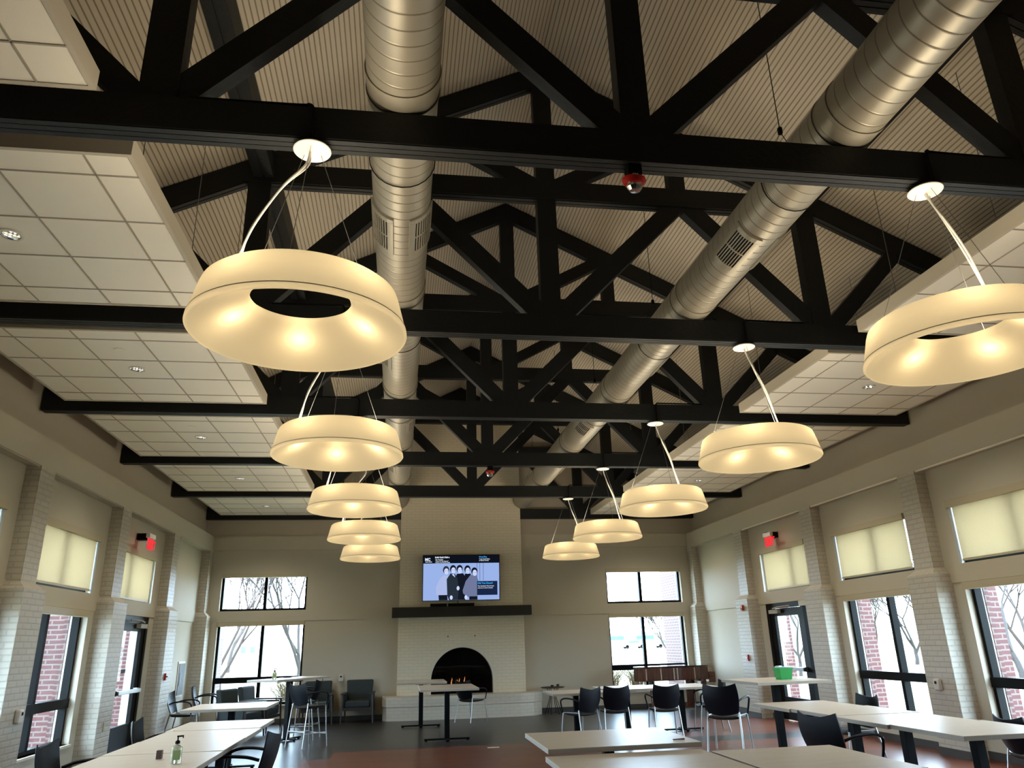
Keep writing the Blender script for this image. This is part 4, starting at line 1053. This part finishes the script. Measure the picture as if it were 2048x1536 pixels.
# clumps of dry ornamental grass right outside the back windows
m_dry = mat('dry_grass', (.14, .105, .065), .9, var=.3, vscale=30)
for i, (x, y, lab) in enumerate(((-3.95, 19.6, 'clump of tall dry grass outside the left back window'), (3.75, 19.5, 'clump of tall dry grass outside the right back window, left one'), (4.75, 19.9, 'clump of tall dry grass outside the right back window, right one'))):
    rnd = random.Random(40+i); bm = bmesh.new()
    for q in range(240):
        a = rnd.uniform(0, 2*PI); r = rnd.uniform(0, .22); l = rnd.uniform(.12, .55); h = rnd.uniform(.7, 1.05)
        x0, y0 = r*math.cos(a), r*math.sin(a)
        tube(bm, [(x0, y0, 0), (x0+l*.35*math.cos(a), y0+l*.35*math.sin(a), h*.7), (x0+l*math.cos(a), y0+l*math.sin(a), h)], [.006, .005, .002], 3, cap=False)
    tag(obj('dry_grass_clump', bm, m_dry, loc=(x, y, -.06)), lab, 'grass clump', 'dry grass clumps', 'thing')
# far buildings and cars
m_bld = mat('far_building_wall', (.35, .37, .34), .8); m_glz = mat('far_window', (.05, .13, .16), .2)
def building(x, y, sx, sy, h, label, win):
    t = thing('distant_building', label, 'building', (x, y, -.06))
    obj('wall', bx(-sx/2, sx/2, -sy/2, sy/2, 0, h), m_bld, t); obj('roof', bx(-sx/2-.3, sx/2+.3, -sy/2-.3, sy/2+.3, h, h+.4), m_white, t)
    for i in range(win):
        pass
    return t
def strip_window(t, x0, x1, z0, z1, y): obj('window', bx(x0, x1, y-.05, y, z0, z1), m_glz, t)
b_ = building(35, 150, 60, 8, 2.6, 'low distant building seen through the right back window', 0)
for i in range(9): strip_window(b_, -27+6*i, -23.5+6*i, 1.5, 2.2, -4)
b_ = building(58, 100, 10, 9, 9.5, 'tall pale distant building seen through the right windows', 0)
strip_window(b_, -2.6, .2, 4.9, 5.6, -4.5); strip_window(b_, -2.6, .2, 3.2, 3.9, -4.5)
b_ = building(-19, 100, 7, 5, 3.6, 'small distant building seen through the left back window', 0)
strip_window(b_, -.9, -.35, 1.25, 1.95, -2.5); strip_window(b_, .15, .7, 1.25, 1.95, -2.5)
def car(x, y, label, col, rz):
    t = thing('parked_car', label, 'car', (x, y, -.06), rz, 'parked cars far off')
    bm = bmesh.new(); pts = [(-2.1, .3), (-2.15, .75), (-1.5, .85), (-.9, 1.35), (.7, 1.38), (1.4, .9), (2.1, .8), (2.15, .3)]
    prism(bm, [(a, 0, b) for a, b in pts], -.85, .85); obj('body', bm, mat('car_paint_%s' % label[:5], col, .25), t, bevel=.05)
    bm = bmesh.new(); prism(bm, [(a, 0, b) for a, b in [(-1.25, .9), (-.85, 1.28), (.65, 1.3), (1.15, .92)]], -.86, .86); obj('side_glass', bm, m_glz, t)
    for wx in (-1.35, 1.35):
        for wy in (-.85, .7):
            bm = bmesh.new(); prism(bm, [(wx+.32*math.cos(a*PI/8), 0, .32+.32*math.sin(a*PI/8)) for a in range(16)], wy, wy+.16); obj('wheel', bm, m_iron, t)
car(46.0, 135, 'grey car parked far off behind the right back window', (.2, .21, .22), 0)
car(51.5, 136, 'dark car parked far off at the right of the others', (.06, .07, .09), .1)
car(40.5, 137, 'white car parked far off at the left of the others', (.6, .6, .6), 0)
